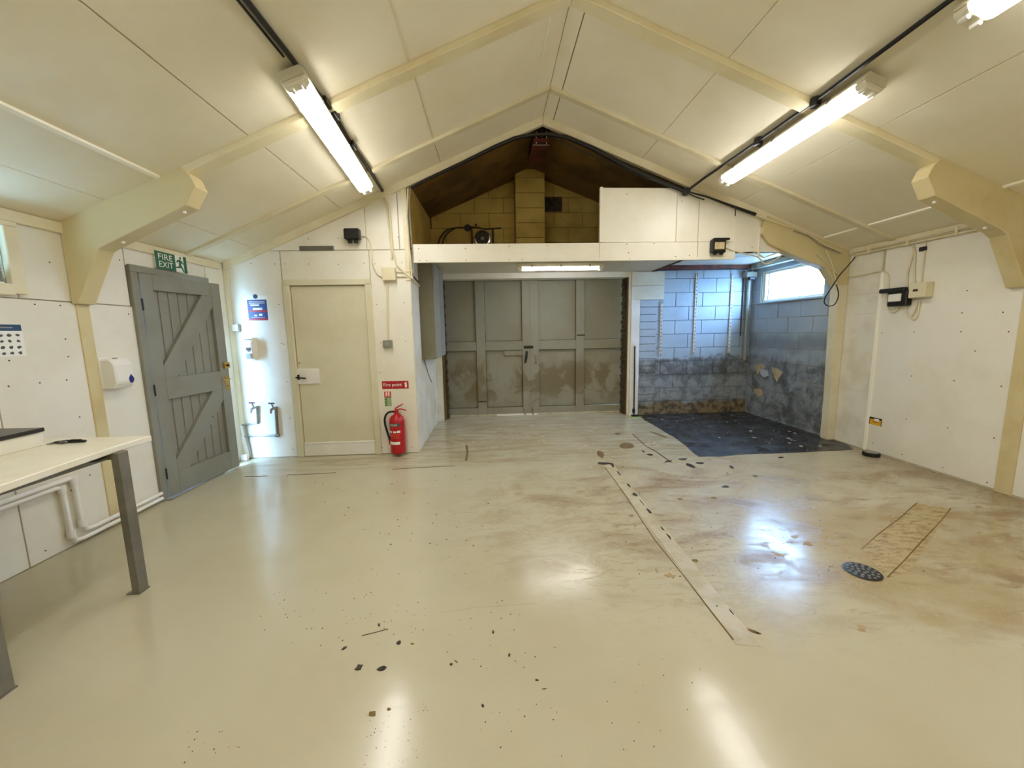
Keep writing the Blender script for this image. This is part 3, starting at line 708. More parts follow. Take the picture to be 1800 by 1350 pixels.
# bay window
w1 = thing('window_1', (XR,(BWY0+BWY1)/2,BWZ0), 'small high frosted window in the blue bay', kind='structure')
for nm, lo, hi in (('window_frame',(XR+.03,BWY0,BWZ0),(XR+.09,BWY0+.04,BWZ1)),('window_frame',(XR+.03,BWY1-.04,BWZ0),(XR+.09,BWY1,BWZ1)),('window_frame',(XR+.03,BWY0+.04,BWZ0),(XR+.09,BWY1-.04,BWZ0+.035)),('window_frame',(XR+.03,BWY0+.04,BWZ1-.035),(XR+.09,BWY1-.04,BWZ1)),('window_frame',(XR+.035,BWY1-.12,BWZ0+.035),(XR+.08,BWY1-.09,BWZ1-.035))):
    box(nm, lo, hi, 'white_pl', w1, .004)
box('window_sill', (XR-.03,BWY0-.03,BWZ0-.03), (XR+.06,BWY1+.03,BWZ0-.002), 'blue_side', w1, .004)
box('pane', (XR+.056,BWY0+.04,BWZ0+.035), (XR+.062,BWY1-.12,BWZ1-.035), 'glasspane', w1); box('pane', (XR+.056,BWY1-.09,BWZ0+.035), (XR+.062,BWY1-.04,BWZ1-.035), 'glasspane', w1)
# eave trim, right
tr = box('trim_2', (XR-.022,YREAR,ZER-.07), (XR,YB-.02,ZER-.0), 'trim', None, .004); tag(tr, kind='structure')
# rear wall, behind the viewpoint
bm = bmesh.new(); bm_prism(bm, [(XL,YREAR,0),(XR,YREAR,0),(XR,YREAR,ZER),(XRI,YREAR,ZA),(XL,YREAR,ZEL)], (0,-.15,0)); tag(from_bm('wall_rear', bm, 'wall'), kind='structure')
# yard outside
yd = box('ground_outside', (-30,-30,-.16), (30,30,-.125), 'yard'); tag(yd, kind='structure')
bd = box('wall_boundary', (8.2,1,-.12), (8.4,12,2.05), 'hedge'); tag(bd, kind='structure')

# ================================================================== CEILING
def slope_pts(x0, x1, y0, y1, d):
    return [(x0,y0,zc(x0)-d),(x1,y0,zc(x1)-d),(x1,y1,zc(x1)-d),(x0,y1,zc(x0)-d)]
bm = bmesh.new()
bm_prism(bm, slope_pts(XL-.1,XRI,YREAR,YB+.12,-.012), (0,0,.1)); bm_prism(bm, slope_pts(XRI,XR+.1,YREAR,YB+.12,-.012), (0,0,.1))
ce = from_bm('ceiling', bm, 'ceil_gap'); tag(ce, kind='structure')
rowsY = [(YREAR,-2.4),(-2.4,-.35),(-.35,3.02),(3.02,4.15),(4.15,YB+.02)]
def cpan(x0, x1, y0, y1, g0=.003, g1=.003):
    prism('ceiling_panel', slope_pts(x0+g0, x1-g1, y0+.002, y1-.002, 0), (0,0,.012), 'ceil', ce)
for i, (y0, y1) in enumerate(rowsY):
    xs = [XL,-2.66 if i < 3 else -2.62,-2.29,-1.66,-.53,.485,XRI] if i < 3 else [XL,-2.62,-1.65,-.525,.49,XRI]
    for a, c in zip(xs, xs[1:]): cpan(a, c, y0, y1, .0045 if a in (-1.66,-1.65) else .0025, .0045 if c in (-1.66,-1.65) else .0025)
    xs = [XRI,.735,1.74,2.915,3.97,XR]
    for a, c in zip(xs, xs[1:]): cpan(a, c, y0, y1, .0045 if a in (2.915,.735) else .0025, .0045 if c in (2.915,.735) else .0025)
def cstrip(x, y0, y1, w=.012, d=.014, m='strip', nm='cover_strip'):
    prism(nm, [(x-w,y0,zc(x-w)-d),(x+w,y0,zc(x+w)-d),(x+w,y1,zc(x+w)-d),(x-w,y1,zc(x-w)-d)], (0,0,d+.004), m, ce)
cstrip(-2.29, -.35, 3.02); cstrip(3.97, -.35, 3.02); cstrip(3.97, 3.13, 4.11); cstrip(3.97, 4.2, 4.66); cstrip(.485, 3.13, 4.68, .006, .004); cstrip(-.53, 1.2, 4.1, .006, .003, 'trim')
# ---- portal frames boxed in board
def rafter(name, x0, x1, y0, y1, d, m, parent):
    return prism(name, [(x0,y0,zc(x0)-d),(x1,y0,zc(x1)-d),(x1,y0,zc(x1)+.006),(x0,y0,zc(x0)+.006)], (0,y1-y0,0), m, parent, .004)
def batten(label, y0, y1, d, m):
    t = thing('ceiling_batten', (XRI,y0,ZA-d), label, 'batten', kind='structure')
    rafter('rafter_board', XL+.02, XRI-.001, y0, y1, d, m, t); rafter('rafter_board', XRI+.001, XR-.02, y0, y1, d, m, t); return t
pf = thing('portal_frame', (XRI,3.075,0), 'boxed cream portal frame with chunky knee haunches at both walls', 'frame', kind='structure')
rafter('rafter', -2.3, XRI-.001, 3.02, 3.13, .048, 'rafter', pf); rafter('rafter', XRI+.001, 3.6, 3.02, 3.13, .048, 'rafter', pf)
hl = prism('haunch', [(-2.999,3.012,1.70),(-2.95,3.012,1.705),(-2.762,3.012,2.079),(-2.70,3.012,2.11),(-2.125,3.012,2.372),(-2.048,3.012,2.496),(-2.078,3.012,2.572),(-2.14,3.012,zc(-2.14)+.004),(-2.999,3.012,zc(-2.999)+.004)], (0,.125,0), 'frame', pf, .004)
hr = prism('haunch', [(4.319,3.012,1.72),(4.27,3.012,1.73),(4.06,3.012,2.13),(4.0,3.012,2.17),(3.42,3.012,2.422),(3.343,3.012,2.559),(3.378,3.012,2.636),(3.44,3.012,zc(3.44)+.004),(4.319,3.012,zc(4.319)+.004)], (0,.125,0), 'frame', pf, .004)
for h, X0, Z0, X1, Z1 in ((hl,-2.66,2.128,-2.16,2.355),(hr,3.96,2.188,3.46,2.405)):
    for q in (.05,.95): lathe('fixing', [(.012,-.012),(.012,.004)], (X0+(X1-X0)*q,3.07,Z0+(Z1-Z0)*q), 'white_pl', h, ax=(0,0,1), n=8)
batten('narrow cream roof batten across the middle of the last bay', 4.12, 4.195, .028, 'trim')
pg = thing('portal_frame', (XRI,4.72,0), 'cream boxed gable frame around the loft opening with one knee brace', 'frame', kind='structure')
rafter('rafter', XL+.02, XRI-.001, 4.665, 4.72, .085, 'trim', pg); rafter('rafter', XRI+.001, XR-.02, 4.665, 4.72, .085, 'trim', pg)
prism('haunch', [(3.205,4.66,2.62),(3.20,4.66,2.54),(3.30,4.66,2.422),(3.376,4.66,2.384),(3.62,4.66,2.277),(4.017,4.66,2.131),(4.172,4.66,1.93),(4.319,4.66,1.93),(4.319,4.66,zc(4.319)-.03),(3.25,4.66,zc(3.25)-.03)], (0,.12,0), 'frame', pg, .005)
prism('column', [(4.238,4.665,0),(XR,4.665,0),(XR,4.665,1.935),(4.19,4.665,1.935)], (0,.11,0), 'trim', pg, .004)
prism('column_stop', [(4.26,4.78,0),(XR+.005,4.78,0),(XR+.005,4.78,2.0),(4.26,4.78,2.0)], (0,.03,0), 'trim', pg)

# ================================================================== LOFT AND BAY
lo_ = thing('ceiling_soffit', (.8,5.6,2.37), kind='structure')
for x0, x1 in ((BX1+.002,.74),(.746,1.9),(1.906,2.60)): box('soffit_panel', (x0,YB+.02,2.372), (x1,YG-.004,2.39), 'soffit', lo_, .001)
box('loft_deck', (BX1+.002,YB+.02,2.39), (2.60,YG-.004,2.425), 'loftroof', lo_)
box('soffit_edge', (2.60,YB+.02,2.36), (2.63,YG-.004,2.44), 'darkred', lo_, .002)
fa = thing('trim_3', (1.0,YB,2.245), kind='structure')
for x0, x1 in ((-.885,1.274),(1.278,2.448),(2.452,2.885)): box('fascia_board', (x0,YB-.005,2.247), (x1,YB+.018,2.452), 'wall', fa, .002)
box('fascia_bead', (-.885,YB-.012,2.247), (2.885,YB-.005,2.278), 'wall', fa, .002)
dots('screw_heads', [bk(x,y,YB-.012) for x, y in [(736,437),(738,458),(750,458),(819,457),(895,456),(918,456),(1107,455),(1188,451),(1212,449),(1102,429),(1150,428),(1105,444),(818,437),(895,433),(962,432)]], (0,-1,0), .006, 'speck', fa)
wp = thing('wall_loft_front', (2.2,YB,2.45), kind='structure')
def gpan(pts, dy=0.): return prism('wall_panel', [(x,YB+dy,z) for x, z in pts], (0,.015,0), 'wall', wp, .002)
gt = lambda x: zc(x)-.05
gpan([(1.296,2.456),(2.18,2.456),(2.18,3.055),(1.296,3.06)]); gpan([(2.184,2.456),(2.446,2.456),(2.446,gt(2.446)-.01),(2.36,3.05),(2.184,3.055)]); gpan([(2.45,2.456),(2.88,2.456),(2.88,gt(2.88)),(2.45,gt(2.45)-.01)])
gpan([(2.90,2.335),(3.19,2.335),(3.19,gt(3.19)),(2.90,gt(2.90))], .004); gpan([(3.2,2.335),(3.62,2.335),(3.30,gt(3.3)-.1),(3.2,gt(3.2))], .02)
box('edge_batten', (1.274,YB-.012,2.456), (1.306,YB+.03,3.066), 'wall', wp, .002); box('edge_batten', (2.878,YB-.014,2.25), (2.902,YB+.02,2.74), 'wall', wp, .002)
box('edge_batten', (3.186,YB-.012,2.28), (3.202,YB+.012,2.62), 'wall', wp, .002)
dots('screw_heads', [bk(x,y,YB) for x, y in [(1102,341),(1199,354),(1237,432),(1322,435)]], (0,-1,0), .006, 'speck', wp)
# loft lining
bm = bmesh.new(); lx = BX1-.1
bm_prism(bm, [(lx,YB+.12,zc(lx)+.02),(XRI,YB+.12,ZA+.02),(XRI,YG+.05,ZA+.07),(lx,YG+.05,zc(lx)+.07)], (0,0,.06)); bm_prism(bm, [(XRI,YB+.12,ZA+.02),(XR,YB+.12,zc(XR)+.02),(XR,YG+.05,zc(XR)+.07),(XRI,YG+.05,ZA+.07)], (0,0,.06))
tag(from_bm('ceiling_loft', bm, 'loftroof'), kind='structure')
rb = thing('ridge_stub', (.63,5.2,3.55), 'short dark red oxide steel stub hanging under the loft ridge', 'beam')
box('top_flange', (.53,4.86,3.745), (.73,5.5,3.76), 'darkred', rb); box('web', (.615,4.86,3.66), (.645,5.5,3.745), 'darkred', rb); box('bottom_flange', (.53,4.86,3.63), (.73,5.5,3.66), 'rust', rb, .003)
for x_ in (.57,.69): tube('hanger_rod', [(x_,4.9,3.62),(x_,4.9,3.815)], .007, 'cream_pl', rb)
tube('fixing_bolt', [(.53,4.93,3.615),(.73,4.93,3.615)], .006, 'steel', rb)
# bay ceiling beyond the soffit
bc = thing('ceiling_bay', (3.5,5.6,2.45), kind='structure')
for y0, y1 in ((YB+.09,5.62),(5.626,YG-.004)): box('ceiling_sheet', (2.635,y0,2.452), (XR-.002,y1,2.465), 'white', bc)
box('steel_beam', (2.64,YB+.05,2.335), (XR-.005,YB+.09,2.44), 'darkred', bc, .003)
box('wall_plate', (2.635,YG-.09,2.388), (XR-.1,YG-.012,2.45), 'rust', bc, .004)
box('eave_board', (XR-.11,YB+.1,2.37), (XR-.004,YG-.02,2.45), 'cabinet_side', bc, .004)
tube('stay_wire', [(3.0,YB+.03,2.42),(3.28,YB+.02,2.27),(3.55,YB+.03,2.36)], .009, 'cream_pl', bc, 6)
# corner pipe and bracket in the bay
t = thing('corner_pipe', (4.2,YG-.06,0), 'grey service pipe with cable in the corner of the blue bay', 'pipe')
tube('pipe', [(4.22,YG-.05,2.3),(4.225,YG-.05,.9)], .03, 'cabinet_side', t, 10)
tube('cable', [(4.15,YG-.02,2.36),(4.15,YG-.02,1.3)], .008, 'rubber', t, 6)
box('bracket', (4.12,YG-.14,2.24), (4.30,YG-.02,2.33), 'grey_pl', t, .01); box('clamp', (4.16,YG-.16,2.2), (4.26,YG-.1,2.25), 'black', t, .008)

# shelf uprights on the blue wall
for lab, px in (('shortest slotted white shelf upright beside the white pier blocks',((1162,530),(1162,625))),('middle slotted white shelf upright on the blue block wall',((1222,480),(1222,622))),('slotted white shelf upright nearest the blue corner',((1283,482),(1285,620)))):
    p0, p1 = bk(*px[0], YG-.01), bk(*px[1], YG-.01); x_ = (p0.x+p1.x)/2
    t = thing('shelf_upright', (x_,YG-.01,p1.z), lab, 'shelf bracket', 'slotted shelf uprights on the blue wall')
    box('web', (x_-.014,YG-.012,p1.z), (x_+.014,YG-.006,p0.z), 'cabinet_side', t)
    for s in (-1,1): box('flange', (x_+s*.014-.003,YG-.026,p1.z), (x_+s*.014+.003,YG-.006,p0.z), 'white', t)
    bm = bmesh.new(); z_ = p1.z+.03
    while z_ < p0.z-.03: bm_box(bm, (x_-.01,YG-.022,z_), (x_+.01,YG-.012,z_+.035)); z_ += .06
    stuff('slot_ties', bm, 'white', t)

# ================================================================== LIGHT FITTINGS
def fitting(label, P0, P1, up, w=.078, group=None, cat='light', clips=3, hang=0.):
    P0, P1, up = Vector(P0), Vector(P1), Vector(up).normalized(); ax = (P1-P0).normalized(); A = ax.cross(up).normalized(); up = A.cross(ax).normalized()
    t = thing('fluorescent_fitting', (P0+P1)/2, label, cat, group)
    e = .075
    extrude('body', [(-w*1.05,.036),(w*1.05,.036),(w*1.05,.056),(w*.82,.092),(-w*.82,.092),(-w*1.05,.056)], P0, P1, A, up, 'lampbody', t, .006)
    extrude('diffuser', [(-w*.97,.036),(-w*.92,.016),(-w*.6,.0),(w*.6,.0),(w*.92,.016),(w*.97,.036)], P0+ax*e, P1-ax*e, A, up, 'tube', t)
    for Q0, Q1, s in ((P0,P0+ax*e,0),(P1-ax*e,P1,1)):
        c = extrude('end_cap', [(-w*.97,.036),(-w*.92,.016),(-w*.6,.0),(w*.6,.0),(w*.92,.016),(w*.97,.036)], Q0, Q1, A, up, 'lampend', t, .008)
        Q = (Q0+Q1)/2
        for k in (-1,1): tube('lamp_holder', [Q+A*k*w*.45-up*.004-ax*.02, Q+A*k*w*.45-up*.004+ax*.02], .013, 'white_pl', c, 8)
    L = (P1-P0).length
    for k in range(clips):
        q = P0+ax*L*(k+.5)/clips
        for s in (-1,1): extrude('clip', [(s*w*.97,.026),(s*w*1.1,.026),(s*w*1.1,.066),(s*w*.97,.066)], q-ax*.012, q+ax*.012, A, up, 'steel', t)
    for q in (.22,.78) if hang else (): extrude('hanger', [(-.025,.088),(.025,.088),(.025,.088+hang),(-.025,.088+hang)], P0+ax*(L*q-.02), P0+ax*(L*q+.02), A, up, 'lampbody', t)
    return t
nL = Vector((-SL,0,1)).normalized(); nR = Vector((SR,0,1)).normalized()
GRP = 'twin tube weatherproof ceiling fittings'
fitting('long lit fluorescent fitting on the ceiling slope above the flush cream door', cl(519,146,.14), cl(648,340,.14), nL, group=GRP, hang=.05)
fitting('long lit fluorescent fitting under the black conduit with two drop boxes', crr(1534,156,.14), crr(1270,325,.14), nR, group=GRP, hang=.05)
a = crr(1690,47,.14); fitting('lit fluorescent fitting cut off at the upper corner of the picture', a, a-Vector((0,1.78,0)), nR, group=GRP, hang=.05)
for x_, y_, lb in ((-1.12,.9,'lit fluorescent fitting on the ceiling slope over the work table'),(-1.12,-1.6,'lit fluorescent fitting at the rear of the slope over the work table'),(2.5,-2.0,'lit fluorescent fitting at the rear of the slope with drop boxes')):
    z_ = zc(x_)-.1; fitting(lb, (x_,y_-.89,z_), (x_,y_+.89,z_), nL if x_ < XRI else nR, group=GRP)
fitting('short lit fluorescent fitting on the soffit over the garage doors', (.36,5.55,2.278), (1.56,5.55,2.278), (0,0,1), .06)

# ================================================================== CABLES AND CONDUIT
t = thing('black_conduit', cl(560,190), 'black conduit bundle running along the ceiling beside the long fitting with the vent side', 'conduit')
t['label'] = 'black conduit along the ceiling slope over the flush cream door'
P = [Vector((-1.12,-1.5,zc(-1.12)-.03)), Vector((-1.13,2.0,zc(-1.13)-.03)), cl(509,98,.02), cl(546,148,.02), cl(569,178,.02), cl(590,205,.02), cl(613,246,.02), cl(645,291,.02), cl(672,335,.02)]
tube('conduit', P, .017, 'black', t); tube('thin_cable', [p+Vector((-.035,0,-.004)) for p in P[:3]], .007, 'black', t)
for q in ((571,181),(587,201),(619,256)):
    p = cl(*q,.035); box('junction_box', p-Vector((.03,.05,.02)), p+Vector((.03,.05,.025)), 'black', t, .006)
t = thing('black_conduit', crr(1430,180), 'black conduit on the ceiling slope with two drop boxes above a fitting', 'conduit')
P = [Vector((2.41,-1.5,zc(2.41)-.035)), crr(1668,2,.035), crr(1432,178,.035), crr(1333,248,.035), crr(1238,313,.035), bk(1207,336,4.645)]
tube('conduit', P, .014, 'black', t)
for q in ((1433,180),(1333,249)):
    p = crr(*q,.035); j = lathe('junction_box', [(.034,-.03),(.038,.0),(.034,.03)], p, 'black', t, n=10)
    tube('drop', [p, p+Vector((.035,0,-.075))], .012, 'black', j)
# bundle under the gable frame
t = thing('cable_bundle', bk(960,236,4.62), 'thick black cable bundle strung under the gable rafters of the loft opening', 'cable')
gb = [(722,330),(760,311),(815,285),(870,258),(905,243),(935,237),(965,236),(995,241),(1040,260),(1100,292),(1150,315),(1205,336)]
tube('bundle', [bk(x,y,4.645) for x, y in gb], [.014,.016,.019,.022,.022,.02,.02,.022,.026,.028,.026,.02], 'black', t)
tube('loose_cable', [bk(x,y,4.66) for x, y in [(968,238),(1000,254),(1032,270),(1060,281),(1090,292),(1120,308),(1160,322),(1200,338)]], .006, 'rubber', t)
j = lathe('junction_box', [(.04,-.03),(.045,0),(.04,.03)], bk(1206,337,4.645), 'black', t, ax=(0,1,0), n=12)
tube('tail_bundle', [bk(x,y,4.645) for x, y in [(1205,336),(1240,345),(1275,358),(1300,367),(1328,377)]], [.008,.01,.014,.018,.02], 'black', t)
tube('tail_cable', [bk(x,y,4.655) for x, y in [(1206,338),(1222,346),(1238,351)]], .007, 'black', t)
t = thing('cream_cable', bk(1400,404,4.64), 'cream cable run from the gable frame to the wall with a dark hanging loop', 'cable')
tube('run', [bk(x,y,4.64) for x, y in [(1328,377),(1360,390),(1400,402),(1430,417),(1450,430),(1478,442)]], .009, 'cream_pl', t, 6)
tube('dark_run', [bk(x,y,4.635) for x, y in [(1395,406),(1420,414),(1440,430),(1478,446)]], .006, 'grey_pl', t, 6)
tube('loop', [bk(x,y,4.6) for x, y in [(1503,452),(1490,468),(1475,485),(1462,505),(1452,520),(1449,532),(1457,538),(1468,534),(1474,518),(1470,500)]], .006, 'rubber', t, 6, 4)
tube('drop', [bk(x,y,4.64) for x, y in [(1452,440),(1460,458),(1466,478),(1470,500)]], .007, 'cream_pl', t, 6, 3)
tube('tie', [bk(1436,445,4.64), bk(1468,478,4.64), bk(1480,487,4.64)], .006, 'cream_pl', t, 6)

# cables of the back wall
t = thing('cable_duct', bk(683,400,YB-.02), 'cream cables dropping down the boarded wall to a cream junction box', 'cable')
jb = box('junction_box', (bk(673,471).x,YB-.06,bk(685,494).z), (bk(696,471).x,YB,bk(685,471).z), 'cream_pl', t, .006)
tube('cable', [bk(x,y,YB-.012) for x, y in [(676,340),(680,365),(683,395),(687,430),(689,455)]], .010, 'cream_pl', t, 6)
tube('cable', [bk(x,y,YB-.014) for x, y in [(674,340),(684,360),(687,400),(690,440),(697,466),(712,480),(726,490)]], .011, 'trim', t, 6)
tube('cable', [bk(x,y,YB-.012) for x, y in [(697,478),(712,478),(726,476)]], .008, 'cream_pl', t, 6); tube('cable', [bk(x,y,YB-.012) for x, y in [(698,486),(712,486),(722,488)]], .009, 'cream_pl', t, 6)
tube('cable', [bk(x,y,YB-.014) for x, y in [(717,332),(715,380),(719,430),(722,460),(724,488)]], .010, 'cream_pl', t, 6); tube('cable', [bk(x,y,YB-.012) for x, y in [(722,328),(719,360),(722,400),(726,460),(727,486)]], .008, 'grey_pl', t, 6)
tube('cable', [bk(724,487,YB-.016), Vector((BX1+.012,YB+.2,2.06)), Vector((BX1+.012,YB+.5,2.05))], .012, 'cream_pl', t, 6)
tube('cable', [bk(725,482,YB-.014), Vector((BX1+.01,YB+.15,2.12)), Vector((BX1+.01,YB+.45,2.09))], .008, 'rubber', t, 6)
t = thing('wall_switch', bk(682,604), 'grey surface switch under the vertical conduit above the fire sign', 'switch')
box('back_box', (bk(674,598).x,YB-.045,bk(682,611).z), (bk(690,598).x,YB,bk(682,598).z), 'grey_pl', t, .006)
box('rocker', (bk(678,598).x,YB-.052,bk(682,608).z), (bk(686,598).x,YB-.044,bk(682,601).z), 'cabinet_side', t, .003)
tube('conduit', [bk(681,494,YB-.012), bk(682,598,YB-.012)], .009, 'cream_pl', t)
t = thing('flood_lamp', bk(622,417), 'black boxy flood lamp high on the boarded wall', 'lamp')
x0, x1, z0, z1 = bk(609,405).x, bk(636,405).x, bk(622,424).z, bk(622,405).z
box('housing', (x0,YB-.11,z0), (x1,YB-.03,z1), 'black', t, .012); box('back_plate', (x0+.02,YB-.03,z0+.01), (x1-.02,YB,z1-.01), 'black', t, .004)
for k in (.3,.7): box('gland', (x0+(x1-x0)*k-.022,YB-.08,z0-.035), (x0+(x1-x0)*k+.022,YB-.04,z0), 'black', t, .006)
tube('cable', [bk(x,y,YB-.012) for x, y in [(636,415),(644,416),(651,426),(654,445),(655,462),(660,476),(666,484),(673,487)]], .008, 'trim', t, 6, 3)
t = thing('vent_grille', bk(557,437), 'narrow grey louvred vent strip above the flush cream door', 'vent')
x0, x1, z0, z1 = bk(526,433).x, bk(587,433).x, bk(557,441).z, bk(557,432.5).z
box('frame', (x0,YB-.008,z0), (x1,YB,z1), 'grey_pl', t, .002)
for k in range(4): box('louvre', (x0+.01,YB-.014,z0+.006+k*.0125), (x1-.01,YB-.006,z0+.012+k*.0125), 'leg', t)
# black weatherproof socket on the fascia
t = thing('fascia_socket', bk(1260,434), 'black weatherproof socket with clear lid on the loft fascia', 'socket')
x0, x1, z0, z1 = bk(1247,422).x, bk(1271,422).x, bk(1260,446).z, bk(1260,422).z
box('housing', (x0,YB-.075,z0), (x1,YB-.012,z1), 'black', t, .01); box('clear_lid', (x0+.025,YB-.085,z0+.035), (x1-.025,YB-.073,z1-.04), 'tan', t, .004)
box('hinge_arm', (x0+.02,YB-.07,z1-.012), (x1+.045,YB-.03,z1+.012), 'black', t, .004)
for k in (.3,.75): box('gland', (x0+(x1-x0)*k-.018,YB-.06,z0-.022), (x0+(x1-x0)*k+.018,YB-.03,z0), 'black', t, .005)
tube('cable', [bk(x,y,YB-.014) for x, y in [(1272,433),(1290,441),(1310,446),(1332,452),(1345,464),(1360,458),(1376,447)]], .008, 'cream_pl', t, 6, 3)

# right wall electrics
def rw(x, y, d=0.): return sd(x, y, XR-d)
t = thing('isolator_socket', rw(1582,522), 'black weatherproof socket with clear window on the white wall board', 'socket')
p0, p1 = rw(1571,513), rw(1603,537)
box('housing', (XR-.07,p1.y,p1.z), (XR,p0.y,p0.z), 'black', t, .01); box('clear_window', (XR-.08,p1.y+.05,p1.z+.05), (XR-.068,p0.y-.02,p0.z-.03), 'white_pl', t, .003)
q = rw(1556,507); box('top_bar', (XR-.075,p1.y+.03,p0.z-.01), (XR-.02,q.y,p0.z+.035), 'black', t, .008)
q = rw(1622,523); box('side_gland', (XR-.05,q.y,(p0.z+p1.z)/2-.01), (XR-.02,p1.y,(p0.z+p1.z)/2+.025), 'black', t, .006)
tube('cable', [rw(x,y,.012) for x, y in [(1478,484),(1495,487),(1520,483),(1545,477),(1558,479),(1562,492),(1560,515),(1559,535),(1564,547),(1574,548),(1580,538)]], .008, 'cream_pl', t, 6, 3)
tube('cable', [rw(x,y,.012) for x, y in [(1594,505),(1595,480),(1600,462),(1606,443),(1604,432),(1594,428),(1583,432)]], .009, 'trim', t, 6, 3)
tube('cable', [rw(x,y,.012) for x, y in [(1592,537),(1595,552),(1599,558),(1607,548),(1613,530)]], .007, 'cream_pl', t, 6, 3); tube('cable', [rw(x,y,.014) for x, y in [(1598,556),(1606,562),(1613,553),(1616,530)]], .007, 'cream_pl', t, 6, 3)
t = thing('isolator_box', rw(1627,510), 'beige metal isolator box fed by three cables on the wall board', 'switch')
p0, p1 = rw(1613,498), rw(1640,522)
box('box', (XR-.09,p1.y,p1.z), (XR,p0.y,p0.z), 'cream_pl', t, .006); box('toggle', (XR-.1,(p0.y+p1.y)/2-.012,(p0.z+p1.z)/2-.012), (XR-.088,(p0.y+p1.y)/2+.03,(p0.z+p1.z)/2+.01), 'speck', t, .003)
tube('cable', [rw(x,y,.012) for x, y in [(1602,427),(1608,445),(1607,470),(1607,490),(1611,502),(1617,508)]], .009, 'cream_pl', t, 6, 3); tube('cable', [rw(x,y,.012) for x, y in [(1627,420),(1626,440),(1622,470),(1619,500)]], .006, 'cream_pl', t, 6, 3)
box('cable_clip', (XR-.02,rw(1628,437).y-.01,rw(1624,439).z-.012), (XR,rw(1620,437).y+.01,rw(1624,436).z+.012), 'black', t, .003)
t = thing('eave_conduit', (XR-.04,3.9,ZER-.09), 'twin cream conduits clipped along the eave of the white wall board', 'conduit')
tube('conduit', [(XR-.036,YB-.1,ZER-.05),(XR-.036,3.2,ZER-.045)], .010, 'trim', t); tube('conduit', [(XR-.03,YB-.1,ZER-.085),(XR-.03,3.16,ZER-.088)], .009, 'cream_pl', t)
for y_ in (4.4,3.98,3.55): box('saddle', (XR-.05,y_-.012,ZER-.1), (XR-.018,y_+.012,ZER-.03), 'cream_pl', t, .003)

# loft electrics
t = thing('extractor_fan', bk(848,418,YG-.02), 'round dark extractor fan in a timber frame at the back of the loft', 'fan')
c = bk(848,420,YG-.03); r_ = .115
for s in (-1,1): box('frame_post', (c.x+s*.165-.012,YG-.05,2.43), (c.x+s*.165+.012,YG-.005,c.z+.16), 'brickjamb' if s > 0 else 'rust', t)
box('back_board', (c.x-.15,YG-.02,2.43), (c.x+.15,YG-.006,c.z+.15), 'lofblock', t)
lathe('shroud', [(r_,0),(r_+.01,.05),(r_-.01,.055),(r_-.015,.01)], (c.x,YG-.02,c.z), 'chrome', t, ax=(0,-1,0), n=24); lathe('disc', [(r_-.014,.012),(r_-.014,.02)], (c.x,YG-.02,c.z), 'black', t, ax=(0,-1,0), n=24)
lathe('hub', [(.03,.02),(.028,.05),(.01,.056)], (c.x,YG-.02,c.z), 'grey_pl', t, ax=(0,-1,0), n=14)
for k in range(5):
    a = 2*math.pi*k/5+.3; u = Vector((math.cos(a),0,math.sin(a))); v = Vector((-math.sin(a),0,math.cos(a))); o = Vector((c.x,YG-.055,c.z))
    prism('blade', [o+u*.025-v*.01, o+u*.09-v*.03, o+u*.092+v*.02, o+u*.025+v*.012], (0,.006,0), 'speck', t)
t = thing('loft_cable', bk(823,400,YG-.02), 'black round box with two curving cables on the loft gable', 'cable')
lathe('round_box', [(.05,0),(.052,.03),(.045,.04)], bk(822,401,YG-.005), 'black', t, ax=(0,-1,0), n=14)
tube('cable', [bk(x,y,YG-.02) for x, y in [(770,432),(774,418),(784,406),(797,401),(815,400)]], .011, 'brickjamb', t, 6, 3); tube('cable', [bk(x,y,YG-.025) for x, y in [(777,432),(782,416),(792,406),(800,402)]], .011, 'brickjamb', t, 6, 3)
tube('cable', [bk(x,y,YG-.02) for x, y in [(826,399),(840,400),(852,403),(866,402),(881,401)]], .012, 'brickjamb', t, 6, 3); lathe('knob', [(.018,0),(.016,.02)], bk(836.5,395.5,YG-.005), 'black', t, ax=(0,-1,0), n=10)

# ================================================================== WALL FURNITURE
# notice
def wall_frame(side):    # origin helpers: U to the reader's right, V up
    return {'L': (Vector((0,1,0)), Vector((0,0,1))), 'B': (Vector((1,0,0)), Vector((0,0,1))), 'R': (Vector((0,-1,0)), Vector((0,0,1)))}[side]
U_, V_ = wall_frame('B')
p0, p1 = bk(434,527), bk(472,563); w_ = p1.x-p0.x; h_ = p0.z-p1.z; o = Vector((p0.x,YB,p1.z))
t = thing('wall_notice', o, 'blue and red printed notice with white border beside the cream door', 'notice')
plate('sheet', o, U_, V_, -.012, w_+.012, -.012, h_+.045, 'sign_white', t, 0, .002)
plate('blue_field', o, U_, V_, 0, w_, 0, h_, 'sign_blue', t, .002)
for a, c, e, f, m in ((0,1,0,.1,'sign_red'),(0,1,.40,.49,'sign_red'),(.26,.75,.5,.61,'sign_white'),(.15,.6,.70,.77,'sign_white'),(.1,.9,.82,.845,'sign_white'),(.1,.9,.9,.92,'sign_white'),(.3,.45,.2,.28,'sign_white'),(.55,.72,.22,.32,'sign_white'),(.15,.85,.14,.155,'sign_white')):
    plate('print_bar', o, U_, V_, a*w_, c*w_, e*h_, f*h_, m, t, .003)
lathe('crest', [(.026,.0),(.024,.004)], o+U_*w_*.45+V_*(h_+.035)-Vector((0,.002,0)), 'navy', t, ax=(0,-1,0), n=16)
